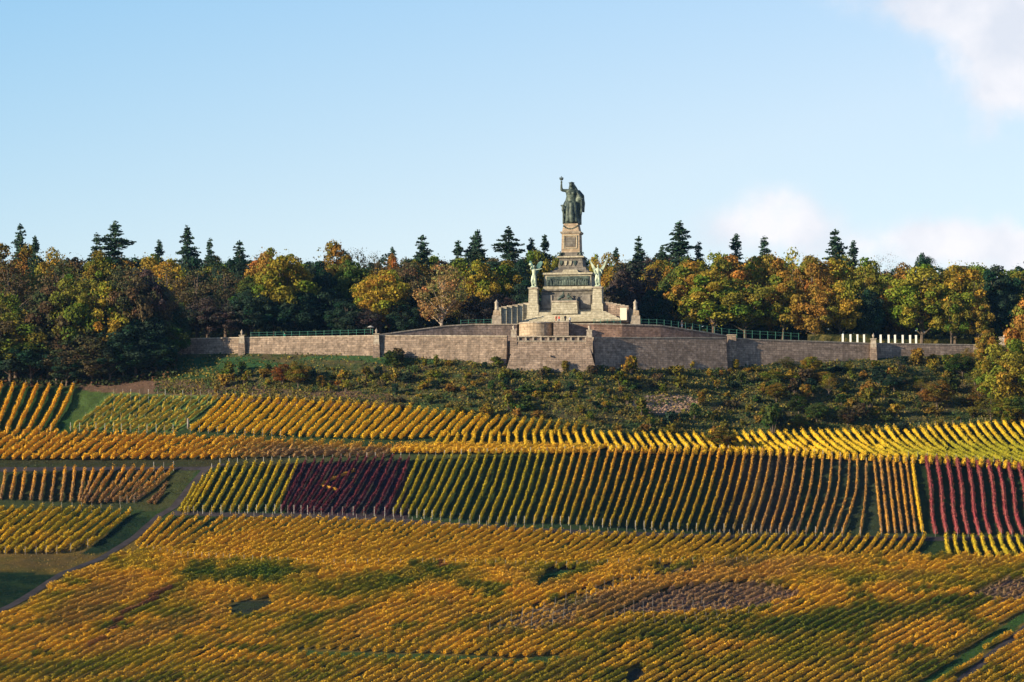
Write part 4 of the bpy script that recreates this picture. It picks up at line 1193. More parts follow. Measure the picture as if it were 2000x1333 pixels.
for a in ((405, 100, 575), (450, 90, 585), (490, 100, 560), (535, 90, 568), (575, 90, 575), (680, 90, 585), (720, 60, 600), (790, 70, 590), (930, 80, 575), (975, 90, 570), (1025, 70, 580), (350, 90, 590), (300, 80, 590)):  # dark front trees, added so the wood's lower half reads as shaded
    T(a[0], 1503 + a[0] % 4, a[1], a[2], 'dgreen' if a[0] % 3 else 'purple')
for a in ((1270, 80, 575), (1310, 80, 590), (1460, 60, 600), (1540, 70, 600), (1700, 70, 590), (1950, 80, 575)):  # more dark trees added on the right to stand for shade
    T(a[0], 1518, a[1], a[2], 'dgreen')
# right of the monument
for a in ((1158, 1550, 50, 492, 'gold', 'dec'), (1200, 1545, 100, 490, 'ochre', 'dec'), (1238, 1520, 120, 505, 'purple', 'dec'), (1290, 1540, 100, 500, 'ochre', 'dec'), (1285, 1515, 90, 560, 'dgreen', 'dec'), (1330, 1532, 110, 505, 'green', 'dec'), (1352, 1512, 130, 512, 'ochre', 'dec'),
          (1395, 1508, 150, 530, 'yellowgreen', 'dec'), (1395, 1548, 90, 485, 'yellowgreen', 'dec'), (1425, 1525, 120, 500, 'orange', 'dec'), (1470, 1535, 120, 495, 'ochre', 'dec'), (1455, 1508, 130, 540, 'olive', 'dec'), (1512, 1530, 120, 490, 'orange', 'dec'),
          (1545, 1545, 110, 486, 'gold', 'airy'), (1530, 1508, 110, 530, 'ochre', 'dec'), (1585, 1525, 120, 495, 'rust', 'dec'), (1590, 1507, 110, 545, 'orange', 'dec'), (1640, 1530, 130, 490, 'gold', 'dec'), (1642, 1509, 100, 545, 'gold', 'dec'), (1690, 1525, 120, 500, 'olive', 'dec'),
          (1690, 1512, 80, 560, 'dgreen', 'dec'), (1760, 1538, 120, 512, 'rust', 'dec'), (1800, 1512, 150, 510, 'yellowgreen', 'dec'), (1752, 1520, 100, 545, 'rust', 'dec'), (1865, 1515, 150, 502, 'gold', 'dec'), (1858, 1509, 80, 560, 'olive', 'dec'), (1912, 1509, 75, 575, 'ochre', 'dec'), (1950, 1530, 110, 520, 'dgreen', 'dec'),
          (1990, 1530, 110, 535, 'dgreen', 'dec'), (2040, 1520, 120, 530, 'olive', 'dec'), (1960, 1515, 90, 560, 'dgreen', 'dec'), (1735, 1550, 90, 487, 'grey', 'twig'), (1345, 1545, 80, 492, 'olive', 'dec'), (1905, 1535, 100, 515, 'olive', 'airy')):
    T(a[0], a[1], a[2], a[3], a[4], a[5])
# near trees at the right edge
for a in ((1975, 150, 655, 'yellowgreen', 822), (2005, 120, 585, 'orange', 775), (1928, 70, 645, 'ochre', 728), (2060, 160, 570, 'rust', 790), (1945, 80, 690, 'olive', 790)):
    T(a[0], None, a[1], a[2], a[3], 'dec', a[4])
# conifers
for a in ((40, 50, 437, 0), (73, 45, 455, 2), (188, 52, 455, 4), (220, 90, 432, 3), (315, 45, 463, 2), (368, 62, 440, 1), (404, 40, 460, 4), (468, 55, 470, 0), (445, 40, 485, 2), (767, 40, 477, 2), (822, 66, 460, 0), (895, 55, 470, 2), (917, 60, 460, 0), (938, 55, 447, 1),
          (991, 80, 443, 3), (1040, 50, 465, 2), (1065, 48, 458, 2), (1150, 44, 475, 2), (1205, 40, 478, 2), (1242, 48, 462, 0), (1266, 40, 472, 2), (1288, 42, 474, 2), (1331, 84, 430, 1), (1363, 45, 466, 4), (1432, 60, 457, 2), (1452, 50, 475, 0), (1495, 55, 461, 4), (1637, 70, 449, 0), (1662, 50, 470, 2), (1700, 30, 488, 2), (5, 50, 462, 2), (1520, 40, 485, 2)):
    if a[0] not in (1150, 1266, 1452, 1520, 1700, 445, 5): TREES.append((a[0], 1562 + (a[0] * 7) % 17, a[1] * 1.75, a[2] + (5 if a[1] < 46 else 0), 'pine', 'con', a[3]))
TREES.append((1806, 1555, 50, 499, 'dgreen', 'pine', None))
# back rows closing the wood
rr = random.Random(3)
for row, (Yb, tp) in enumerate(((1575, 500), (1600, 497))):
    x = -120 + row * 30
    while x < 2120:
        if not (1098 < x < 1140 and False):
            T(x, Yb + rr.uniform(-6, 6), rr.uniform(100, 135), tp + rr.uniform(-6, 12) + (14 if x > 1700 else 0), rr.choice(['dgreen', 'green', 'brown', 'dgreen', 'olive', 'purple']), 'back')
        x += rr.uniform(52, 66)


LAND = [(-200, 'at the left edge'), (130, 'in the far left wood'), (300, 'left of the wall end'), (472, 'above the first wall pillar'), (610, 'between the first two wall pillars'), (735, 'above the second wall pillar'), (870, 'left of the monument stairs'),
        (1000, 'close left of the monument'), (1110, 'right behind the monument'), (1240, 'close right of the monument'), (1370, 'above the falling right wall'), (1500, 'left of the lawn hedge'), (1620, 'left of the white posts'), (1715, 'behind the white posts'), (1830, 'right of the white posts'), (1960, 'at the right edge')]
def landmark(px): return min(LAND, key=lambda a: abs(a[0] - px))[1]
ORD = ['', 'second', 'third', 'fourth', 'fifth', 'sixth', 'seventh', 'eighth', 'ninth', 'tenth']
def ordinal(n):
    if n % 100 in (11, 12, 13): return f'{n}th'
    return f"{n}{ {1: 'st', 2: 'nd', 3: 'rd'}.get(n % 10, 'th')}"
def unique_labels(items, key, fmt):
    """items sorted by px; fmt(item, position, total)"""
    groups = {}
    for it in items: groups.setdefault(key(it), []).append(it)
    for g in groups.values():
        g.sort(key=lambda i: i['px'])
        for k, it in enumerate(g):
            it['label'] = fmt(it, '' if len(g) == 1 else ('leftmost ' if k == 0 else 'rightmost ' if k == len(g) - 1 else ordinal(k + 1) + ' '), len(g))


items = [dict(px=t_[0], t=t_) for t_ in TREES]
def tkey(it):
    t_ = it['t']; kind = t_[5]
    depth = 'slope' if (t_[1] is None) else 'back' if kind == 'back' else 'mid' if t_[1] > 1524 else 'front'
    big = t_[2] > 115
    if kind in ('con', 'pine', 'twig', 'fan'): return (landmark(t_[0]), kind, '', '', False)
    return (landmark(t_[0]), kind, depth, t_[4], big)
def tfmt(it, pos, n):
    lm, kind, depth, col, big = tkey(it)
    pre = pos if pos else ''
    size = 'broad ' if big else ''
    if kind == 'con': s = f"{pre}dark conifer with pointed top above the wood {lm}"
    elif kind == 'pine': s = f"flat-topped pine on the skyline {lm}"
    elif kind == 'twig': s = f"bare grey twiggy tree on the skyline {lm}"
    elif kind == 'fan': s = f"round pale brown thin-leaved tree with slender trunks {lm}"
    elif kind == 'back': s = f"{pre}{size}{CNAME[col]} tree deep in the wood {lm}"
    else:
        where = {'slope': 'forward on the slope', 'mid': 'reaching the skyline', 'front': 'at the wood edge'}[depth]
        th = 'thin-leaved ' if kind == 'airy' else ''
        s = f"{pre}{size}{CNAME[col]} {th}tree {where} {lm}"
    return s
unique_labels(items, tkey, tfmt)
for n_, it in enumerate(items):
    px, Y, w, top, col, kind, extra = it['t']
    if Y is None: base = ground(px, extra)
    else:
        base = on_plateau(px, Y)
    base = (float(base[0]), float(base[1]), float(base[2]))
    pr, H0, W0, nm, cat = {'dec': (DEC, 18, 13, 'autumn_tree', 'tree'), 'back': (DEC, 18, 13, 'autumn_tree', 'tree'), 'airy': (AIRY, 18, 12.5, 'autumn_tree', 'tree'), 'fan': (FAN, 18, 12, 'autumn_tree', 'tree'), 'twig': (TWIG, 18, 12, 'bare_tree', 'tree'),
                           'con': (CON, 22, 8, 'conifer_tree', 'conifer'), 'pine': (PINE, 18, 12, 'pine_tree', 'pine')}[kind]
    idx_ = extra if kind == 'con' else int(rng.integers(0, 99))
    if kind == 'con':
        W0 = 8.0; w = w
    put_tree(kind, pr, idx_, px, base, w, top, col, it['label'], nm, cat, 'conifers rising above the wood' if kind == 'con' else 'trees of the wood on the ridge', H0, W0)

# undergrowth closing the foot of the wood
def scatter_stuff(name, cent, nrm, size, col, r, flat=.8, label=None, cat=None):
    v, f = leaf_quads(cent, nrm, size, r, flat)
    return tag(link(name, raw_mesh(name, v, f, np.repeat(col, 4, 0)), M_VINE), kind='stuff')
r = np.random.default_rng(77)
n = 60000
pxs = r.uniform(-150, 2150, n); Ys = r.uniform(1522, 1640, n)
cen = at(pxs, 0 * pxs + 660, Ys); cen[:, 2] = plateau_z(pxs, Ys) + r.uniform(0, 4.2, n) * (1 + np.clip((Ys - 1575) / 30, 0, 1)) * (.4 + .6 * vnoise(pxs / 30, Ys / 8, 2))
keep = ~((pxs > 960) & (pxs < 1260) & (Ys < 1530))
cen = cen[keep]; n = len(cen)
colu = np.array((.05, .06, .025)) * r.uniform(.6, 1.6, (n, 1))
scatter_stuff('undergrowth', cen, np.tile((0, -.3, 1.), (n, 1)), np.full(n, .55), colu, r)

# ------------------------------------------------------------------ scrub slope
def shrub_proto(seed, per=70, nl=9, H=2.4, W=2.6, size=.17):
    r = np.random.default_rng(seed); V_, F_, K_ = [], [], []; base = 0; m = MB()
    for i in range(nl):
        a = r.uniform(0, 6.28); d = r.uniform(0, .32) * W
        p = np.array([math.cos(a) * d, math.sin(a) * d, r.uniform(.3, .8) * H]); rad = r.uniform(.14, .26) * W
        u = r.normal(0, 1, (per, 3)); u /= np.linalg.norm(u, axis=1)[:, None]
        c = p + u * rad * r.uniform(.4, 1.25, (per, 1)); c[:, 2] = np.maximum(c[:, 2], .05)
        v, f = leaf_quads(c, u, size, r, .7); V_.append(v); F_.append(f + base); base += len(v)
        lob = r.random() * .7 + .3 * r.random(per); lf = r.random(per); K_.append(np.repeat(np.stack([lob, lf, lf], -1), 4, 0))
        m.tube([(0, 0, -.3), tuple(p * np.array([.5, .5, .45])), tuple(p)], [.07, .04, .02], 4)
    cr = raw_mesh('foliage', np.concatenate(V_), np.concatenate(F_), np.concatenate(K_)); cr.materials.append(M_LEAF)
    st = m.mesh('stems'); st.materials.append(M_BARK)
    return cr, st
SHR = [shrub_proto(60 + i, 70, 7 + i % 4, 2.2 + .3 * (i % 3), 2.6) for i in range(6)] + [shrub_proto(70, 60, 8, 3.4, 1.7), shrub_proto(71, 60, 8, 3.2, 1.9)]
SLIST = [(1935, 822, 60, 770, 'olive'), (1968, 832, 60, 775, 'yellowgreen'), (1998, 828, 60, 765, 'green'), (1915, 800, 50, 745, 'ochre'), (552, 752, 46, 708, 'red'), (582, 760, 46, 704, 'ochre'), (476, 752, 14, 728, 'gold'), (1408, 878, 62, 832, 'ochre'), (1510, 848, 38, 800, 'green'), (1256, 846, 22, 828, 'rust'), (1745, 752, 36, 712, 'orange'), (1830, 800, 60, 742, 'rust'), (1800, 770, 44, 740, 'ochre'),
         (1900, 800, 44, 770, 'rust'), (1700, 800, 34, 764, 'olive'), (828, 722, 12, 698, 'yellowgreen'), (852, 718, 16, 694, 'yellowgreen'), (1437, 722, 20, 703, 'yellowgreen'), (1206, 716, 14, 703, 'gold'), (1240, 718, 14, 706, 'olive'), (1353, 722, 12, 708, 'gold'), (675, 766, 18, 738, 'yellowgreen'),
         (662, 762, 18, 732, 'rust'), (626, 758, 18, 736, 'ochre'), (645, 770, 16, 744, 'yellowgreen'), (1105, 728, 18, 704, 'yellowgreen'), (970, 718, 24, 700, 'olive'), (1225, 790, 18, 762, 'olive'), (1296, 772, 20, 750, 'yellowgreen'), (1370, 792, 22, 768, 'ochre'), (1385, 738, 14, 718, 'gold'), (1822, 728, 24, 700, 'yellowgreen'), (1850, 720, 26, 698, 'olive'),
         (423, 774, 10, 748, 'ochre'), (700, 752, 12, 735, 'gold'), (1880, 740, 50, 690, 'green'), (1905, 770, 50, 720, 'olive'), (1860, 770, 40, 735, 'green')]
rr = random.Random(21)
cols_ = ['ochre', 'olive', 'olive', 'gold', 'green', 'olive', 'ochre', 'yellowgreen', 'brown', 'dgreen', 'orange', 'green']
tries = 0
while len(SLIST) < 285 and tries < 20000:
    tries += 1
    px = rr.uniform(430, 1960); l0 = float(IP(px, T_BASE)); l1 = float(IP(px, T_L1))
    if px < 760: lo = l0 + 35
    else: lo = l0 + 12
    hi = l1 - 4 if px > 760 else l1 - 26
    if hi < lo: continue
    # rough rows along old terraces
    py = rr.uniform(lo, hi); py = lo + round((py - lo) / 13) * 13 + rr.uniform(-3, 3) + (px % 90) * .05
    if rr.random() > .25 + .9 * float(fbm(px / 90, py / 25, 31)): continue
    if 1230 < px < 1365 and 772 < py < 812: continue
    if px < 760 and rr.random() < .6: continue
    w = rr.choice([9, 12, 14, 18, 22, 28]) * (1.5 if px > 1500 else 1.1)
    if any(abs(px - s[0]) < .42 * (w + s[2]) and abs(py - s[1]) < 9 for s in SLIST): continue
    h = w * rr.uniform(.55, 1.1)
    SLIST.append((px, py, w, py - h, rr.choice(cols_)))
items = [dict(px=s[0], s=s) for s in SLIST]
def skey(it):
    px, py, w, top, col = it['s']
    l0 = float(IP(px, T_BASE)); l1 = float(IP(px, T_L1)); fr = (py - l0) / (l1 - l0)
    band = 'right under the wall' if fr < .25 else 'high on the scrub slope' if fr < .5 else 'low on the scrub slope' if fr < .8 else 'at the vineyard edge'
    size = 'tall' if w > 30 else 'small' if w < 14 else 'rounded'
    zone = 'below the left wall' if px < 735 else 'left below the bastion' if px < 985 else 'straight below the bastion' if px < 1167 else 'below the high right wall' if px < 1420 else 'left below the white posts' if px < 1640 else 'below the white posts' if px < 1800 else 'near the right-hand trees'
    return (band, zone, col, size)
unique_labels(items, skey, lambda it, pos, n: (lambda k: f"{pos}{k[3]} {CNAME[k[2]]} bush {k[0]}, {k[1]}")(skey(it)))
for n_, it in enumerate(items):
    px, py, w, top, col = it['s']
    b = ground(px, py); Y = float(b[1]); W = w * Y / F; H = (py - top) * Y / F
    b = (float(b[0]), Y, hill_z1(float(b[0]), Y) - .05)
    tall = H > 1.5 * W
    cr, st = SHR[6 + n_ % 2] if tall else SHR[n_ % 6]
    if w > 40:
        cr, st = DEC[n_ % 6] if n_ % 3 else AIRY[n_ % 2]; H0, W0 = 18, 13
    else: H0, W0 = (3.3, 1.8) if tall else (2.3, 2.6)
    t = empty('bush', b, it['label'], 'bush', 'bushes on the scrub slope', rr.uniform(-3, 3))
    t.scale = (W / W0 * 1.15, W / W0 * 1.15, H / H0)
    c = link('foliage', cr, None, t); link('stems', st, None, t)
    k = rr.uniform(.5, .9); c.color = (COL[col][0] * k, COL[col][1] * k, COL[col][2] * k, 1)

# rough growth between the bushes
r = np.random.default_rng(5)
n = 190000
pxs = r.uniform(300, 2050, n); l0 = IP(pxs, T_BASE) + 2; l1 = IP(pxs, T_L1) - 2
pys = l0 + (l1 - l0) * r.uniform(0, 1, n)
nn = fbm(pxs / 28, pys / 9, 14); keep = (r.random(n) < .15 + 1.3 * np.clip(nn - .35, 0, 1)) & ~((pxs < 760) & (pys < l0 + 30) & (r.random(n) < .8))
pxs, pys, nn = pxs[keep], pys[keep], nn[keep]; n = len(pxs)
g = ground(pxs, pys); g[:, 2] += r.uniform(0, .55, n) * (.5 + nn)
pal = np.array([(.05, .085, .03), (.07, .09, .03), (.20, .15, .04), (.13, .12, .04), (.16, .16, .03), (.34, .25, .05)])
ci = np.clip((vnoise(pxs / 14, pys / 7, 8) * 5.2 + r.uniform(-1.2, 1, n)).astype(int), 0, 5)
colr = pal[ci] * r.uniform(.6, 1.3, (n, 1))
scatter_stuff('scrub_undergrowth', g, np.tile((0, -.5, .8), (n, 1)), r.uniform(.12, .28, n), colr, r)
# pink rubble patch
rm = []
for k in range(5):
    b = MB(); rk = random.Random(k); b.ball((0, 0, .1), (.4, .35, .28), 7)
    b.v = [(x * rk.uniform(.75, 1.2), y * rk.uniform(.75, 1.2), z * rk.uniform(.7, 1.2)) for x, y, z in b.v]
    rm.append(b)
big = MB(); rk = random.Random(8)
for i in range(420):
    a = rk.uniform(0, 6.28); q = math.sqrt(rk.random()); px = 1304 + 62 * q * math.cos(a); py = 791 + 17 * q * math.sin(a) - (px - 1304) * .05
    g = ground(px, py); s = rk.uniform(.3, 1.1); src = rm[i % 5]
    big.add([(g[0] + x * s, g[1] + y * s, g[2] + z * s) for x, y, z in src.v], src.f)
tag(big.build('rubble', M_ROCK), kind='stuff')

# ------------------------------------------------------------------ vineyard
VC = dict(gold=(.72,.44,.03), yellow=(.74,.52,.04), orange=(.66,.35,.04), rust=(.36,.19,.055), green=(.085,.135,.015), olive=(.30,.26,.018), red=(.23,.047,.055), dred=(.11,.028,.04), brown=(.26,.16,.10), pale=(.38,.36,.08), crimson=(.21,.045,.05))
VA = {k: np.array(v) for k, v in VC.items()}
def L(a, b, t):
    t = np.clip(t, 0, 1)[..., None]; return VA[a] * (1 - t) + VA[b] * t
def cat_rom(ctrl, n):
    P = np.array(ctrl, float)
    if len(P) == 2: t = np.linspace(0, 1, n)[:, None]; return P[0] * (1 - t) + P[1] * t
    P = np.vstack([2 * P[0] - P[1], P, 2 * P[-1] - P[-2]]); out = []
    m = len(P) - 3
    for u in np.linspace(0, m - 1e-6, n):
        i = int(u); t = u - i; a, b, c, d = P[i:i + 4]
        out.append(.5 * ((2 * b) + (-a + c) * t + (2 * a - 5 * b + 4 * c - d) * t * t + (-a + 3 * b - 3 * c + d) * t ** 3))
    return np.array(out)
OFF = 8.0       # guide curves follow the lit foliage; the feet stand lower in the picture
def guided(guides, n=None, spacing=None, xs=None):
    """guides: list of polylines (same length), keyed by their top x. returns list of control polylines"""
    G = np.array(guides, float); key = G[:, 0, 0]
    if xs is None:
        n = n or int(round((key[-1] - key[0]) / spacing)) + 1
        xs = np.linspace(key[0], key[-1], n)
    rows = []
    for x in xs:
        pl = np.array([[np.interp(x, key, G[:, j, c]) for c in (0, 1)] for j in range(G.shape[1])])
        rows.append(pl)
    return rows


ROWS = []   # dict(path (n,2) photo coords, colour fn, parcel, h, w, sparse)
def parcel(name, rows, colfn, h=1.8, w=.36, sparse=.03, posts=False, off=OFF, dens=1.0, holes=(), ground_col=None, order=1.0):
    for k, ctrl in enumerate(rows):
        n = max(6, int(np.hypot(*(ctrl[1:] - ctrl[:-1]).T).sum() / 4))
        path = cat_rom(ctrl, n); path[:, 1] += off
        path[:, 0] += rng.normal(0, .5)
        ROWS.append(dict(path=path, fn=colfn, name=name, k=k, n=len(rows), h=h, w=w, sparse=sparse, posts=posts, dens=dens, holes=holes, order=order))


parcel('A', guided([[(3, 750), (-12, 790), (-30, 838)], [(143, 753), (124, 795), (98, 838)]], 7), lambda px, py, t, k: L('gold', 'orange', fbm(px / 20, py / 10, 1)), h=1.9, w=.34, dens=1.1)
parcel('B', guided([[(-60, 836), (-92, 862), (-130, 892)], [(225, 843), (192, 867), (158, 893)], [(470, 852), (435, 873), (405, 892)], [(620, 862), (590, 875), (560, 888)], [(785, 868), (762, 879), (738, 889)]], spacing=19),
       lambda px, py, t, k: L('gold', 'orange', fbm(px / 15, py / 8, 2)) * (1 - np.clip((px - 420) / 150, 0, .8) * np.clip(t * 2, 0, 1))[:, None] + VA['brown'] * (np.clip((px - 420) / 150, 0, .8) * np.clip(t * 2, 0, 1))[:, None], sparse=.1)
parcel('C', guided([[(222, 768), (186, 800), (138, 834)], [(425, 771), (385, 803), (338, 838)]], 13), lambda px, py, t, k: L('pale', 'gold', fbm(px / 10, py / 6, 3) * .9), h=1.5, w=.25, sparse=.16, posts=True, dens=.8)
parcel('D', guided([[(442, 772), (412, 805), (372, 838)], [(675, 784), (645, 815), (612, 850)], [(827, 797), (798, 827), (770, 855)], [(932, 808), (912, 827), (895, 848)], [(1060, 820), (1052, 833), (1045, 848)], [(1145, 831), (1140, 838), (1140, 846)]], spacing=17.3),
       lambda px, py, t, k: L('yellow', 'gold', fbm(px / 18, py / 8, 4) * 1.1) * (1 - .35 * np.clip((px - 950) / 150, 0, 1))[:, None], h=1.8, w=.34, sparse=.01, dens=1.2)
GE = [[(862, 850), (856, 860), (850, 869)], [(1003, 845), (1003, 857), (1003, 870)], [(1190, 842), (1197, 855), (1207, 872)], [(1397, 845), (1408, 860), (1428, 878)], [(1607, 840), (1630, 863), (1662, 884)], [(1700, 837), (1730, 868), (1778, 890)], [(1812, 832), (1850, 871), (1905, 898)], [(2090, 813), (2130, 860), (2210, 905)]]
def ecol(px, py, t, k):
    nz_ = fbm(px / 12, py / 6, 71)
    c = L('gold', 'yellow', .35 + nz_ * .6)
    m = np.clip(np.clip((px - 1600) / 260, 0, 1) * np.clip(t * 2.4 - .2, 0, 1) * .8 + (nz_ - .5) * .5 + .12, 0, .9)[:, None]
    return c * (1 - m) + (VA['olive'] * .6 + VA['green'] * .6) * m
parcel('E', guided(GE, spacing=16.4), ecol, h=1.75, w=.29, sparse=.015, dens=1.2)
parcel('F', guided([[(800, 866), (782, 873), (766, 881)], [(1185, 868), (1165, 875), (1150, 882)]], spacing=15), lambda px, py, t, k: L('yellow', 'orange', fbm(px / 9, py / 5, 6)), h=1.7, w=.45, dens=1.2)
def f2(x): y = float(np.interp(x, [1190, 1500, 1750, 2000, 2200], [876, 883, 895, 910, 918])); return np.array([(x, y - 5.), (x - 1, y - 1), (x - 2, y + 4)])
parcel('F', [f2(x) for x in np.arange(1195, 2060, 16.4)], lambda px, py, t, k: L('yellow', 'gold', fbm(px / 9, py / 5, 7)), h=1.7, w=.5, dens=1.2)
GG = [[(380, 945), (366, 970), (350, 997)], [(425, 905), (401, 950), (373, 997)], [(582, 900), (561, 945), (537, 995)], [(695, 893), (663, 945), (622, 998)], [(800, 893), (778, 945), (752, 1000)], [(915, 886), (888, 945), (857, 1007)], [(1000, 884), (980, 950), (953, 1018)], [(1135, 880), (1117, 945), (1093, 1018)],
      [(1352, 877), (1331, 950), (1303, 1030)], [(1557, 882), (1545, 955), (1522, 1035)], [(1675, 897), (1671, 960), (1645, 1040)], [(1692, 903), (1690, 965), (1680, 1040)]]
gr = guided(GG, spacing=16.9)
def gcol(px, py, t, k):
    x = px + t * 45
    nz_ = fbm(px / 22, py / 12, 8)
    c = L('yellow', 'olive', .5 + (nz_ - .5) * .9)
    c2 = L('orange', 'olive', t * .75 + (nz_ - .5) * .6); m = np.clip((x - 1050) / 120, 0, 1)[:, None]; c = c * (1 - m) + c2 * m
    c3 = L('orange', 'brown', .55 + (nz_ - .5)); m = np.clip((x - 1420) / 120, 0, 1)[:, None]; c = c * (1 - m) + c3 * m
    m = ((x > 800) & (x < 1080))[:, None] * .45; c = c * (1 - m) + VA['olive'] * m
    return c
reds = lambda ctrl: 588 < ctrl[0][0] < 803
parcel('G1', [c for c in gr if c[0][0] <= 588], gcol, h=1.6, w=.24)
parcel('G2', [c for c in gr if reds(c)], lambda px, py, t, k: L('dred', 'red', (fbm(px / 10, py / 6, 9) - .15) * .9), h=1.55, w=.22, sparse=.04)
parcel('G3', [c for c in gr if c[0][0] >= 803 and c[0][0] < 1100], gcol, h=1.55, w=.21)
parcel('G4', [c for c in gr if 1100 <= c[0][0] < 1560], gcol, h=1.55, w=.21, sparse=.03)
parcel('G5', [c for c in gr if c[0][0] >= 1560], gcol, h=1.35, w=.2, sparse=.14)
parcel('H', guided([[(1707, 895), (1714, 960), (1722, 1037)], [(1770, 900), (1778, 958), (1788, 1036)]], 6), lambda px, py, t, k: L('orange', 'brown', fbm(px / 8, py / 8, 10) * 1.3 - .2), h=1.5, w=.25, sparse=.1)
parcel('H', [np.array([(1783., 903), (1790, 958), (1802, 1036)])], lambda px, py, t, k: L('yellow', 'gold', fbm(px / 8, py / 8, 10)), h=1.7, w=.34)
parcel('I', guided([[(1809, 893), (1818, 950), (1821, 1000), (1827, 1040)], [(1969, 906), (1979, 950), (1985, 1005), (1998, 1042)], [(2030, 910), (2042, 950), (2050, 1005), (2062, 1044)]], spacing=20), lambda px, py, t, k: L('red', 'brown', fbm(px / 6, py / 6, 11) * .5 - .12) * (1.15 + .3 * t)[:, None], h=1.8, w=.38)
parcel('J', guided([[(11, 920), (7, 945), (1, 972)], [(161, 915), (158, 945), (153, 977)], [(204, 913), (186, 945), (165, 980)], [(339, 911), (305, 945), (262, 976)]], 18), lambda px, py, t, k: L('orange', 'brown', t * .8 + (fbm(px / 9, py / 7, 12) - .5) * .8), h=1.7, w=.28, sparse=.1, posts=True)
parcel('J', [np.array([(326., 940), (306, 962), (288, 980)]), np.array([(322., 956), (312, 968), (302, 981)])], lambda px, py, t, k: L('brown', 'rust', fbm(px / 5, py / 5, 12)), h=1.4, w=.24, sparse=.15)
parcel('L', guided([[(-50, 988), (-105, 1030), (-160, 1076)], [(160, 990), (108, 1030), (50, 1076)], [(225, 994), (172, 1034), (120, 1074)], [(255, 998), (215, 1030), (172, 1062)]], spacing=18.6), lambda px, py, t, k: L('olive', 'gold', fbm(px / 22, py / 10, 13) * 1.3 - .15), h=1.6, w=.33, dens=1.1)
NG = [[(312, 1012), (290, 1036), (265, 1062)], [(337, 1005), (308, 1036), (275, 1070)], [(460, 1008), (405, 1045), (340, 1085)], [(640, 1010), (565, 1052), (475, 1093)], [(800, 1018), (722, 1062), (625, 1102)], [(1015, 1030), (960, 1062), (880, 1100)], [(1200, 1040), (1155, 1072), (1080, 1106)],
      [(1380, 1044), (1345, 1070), (1280, 1098)], [(1560, 1042), (1533, 1072), (1490, 1097)], [(1700, 1044), (1675, 1075), (1640, 1094)], [(1815, 1045), (1800, 1070), (1775, 1090)]]
ncol = lambda px, py, t, k: L('orange', 'olive', np.clip(.35 + .5 * np.sin((px - 1000) / 300) * (px > 950) * (1 - t * 1.2) + (fbm(px / 25, py / 9, 14) - .5) * .9, 0, 1)) * .55 + VA['gold'] * .45
parcel('N', guided(NG, xs=np.concatenate([np.linspace(312, 460, 7), np.arange(478, 1816, 18.2)])), ncol, h=1.55, w=.32, dens=1.0)
parcel('N2', guided([[(1848, 1046), (1850, 1066), (1856, 1086)], [(2020, 1046), (2030, 1066), (2045, 1086)]], spacing=16.5), lambda px, py, t, k: L('yellow', 'olive', fbm(px / 12, py / 7, 15) * 1.1), h=1.8, w=.36)

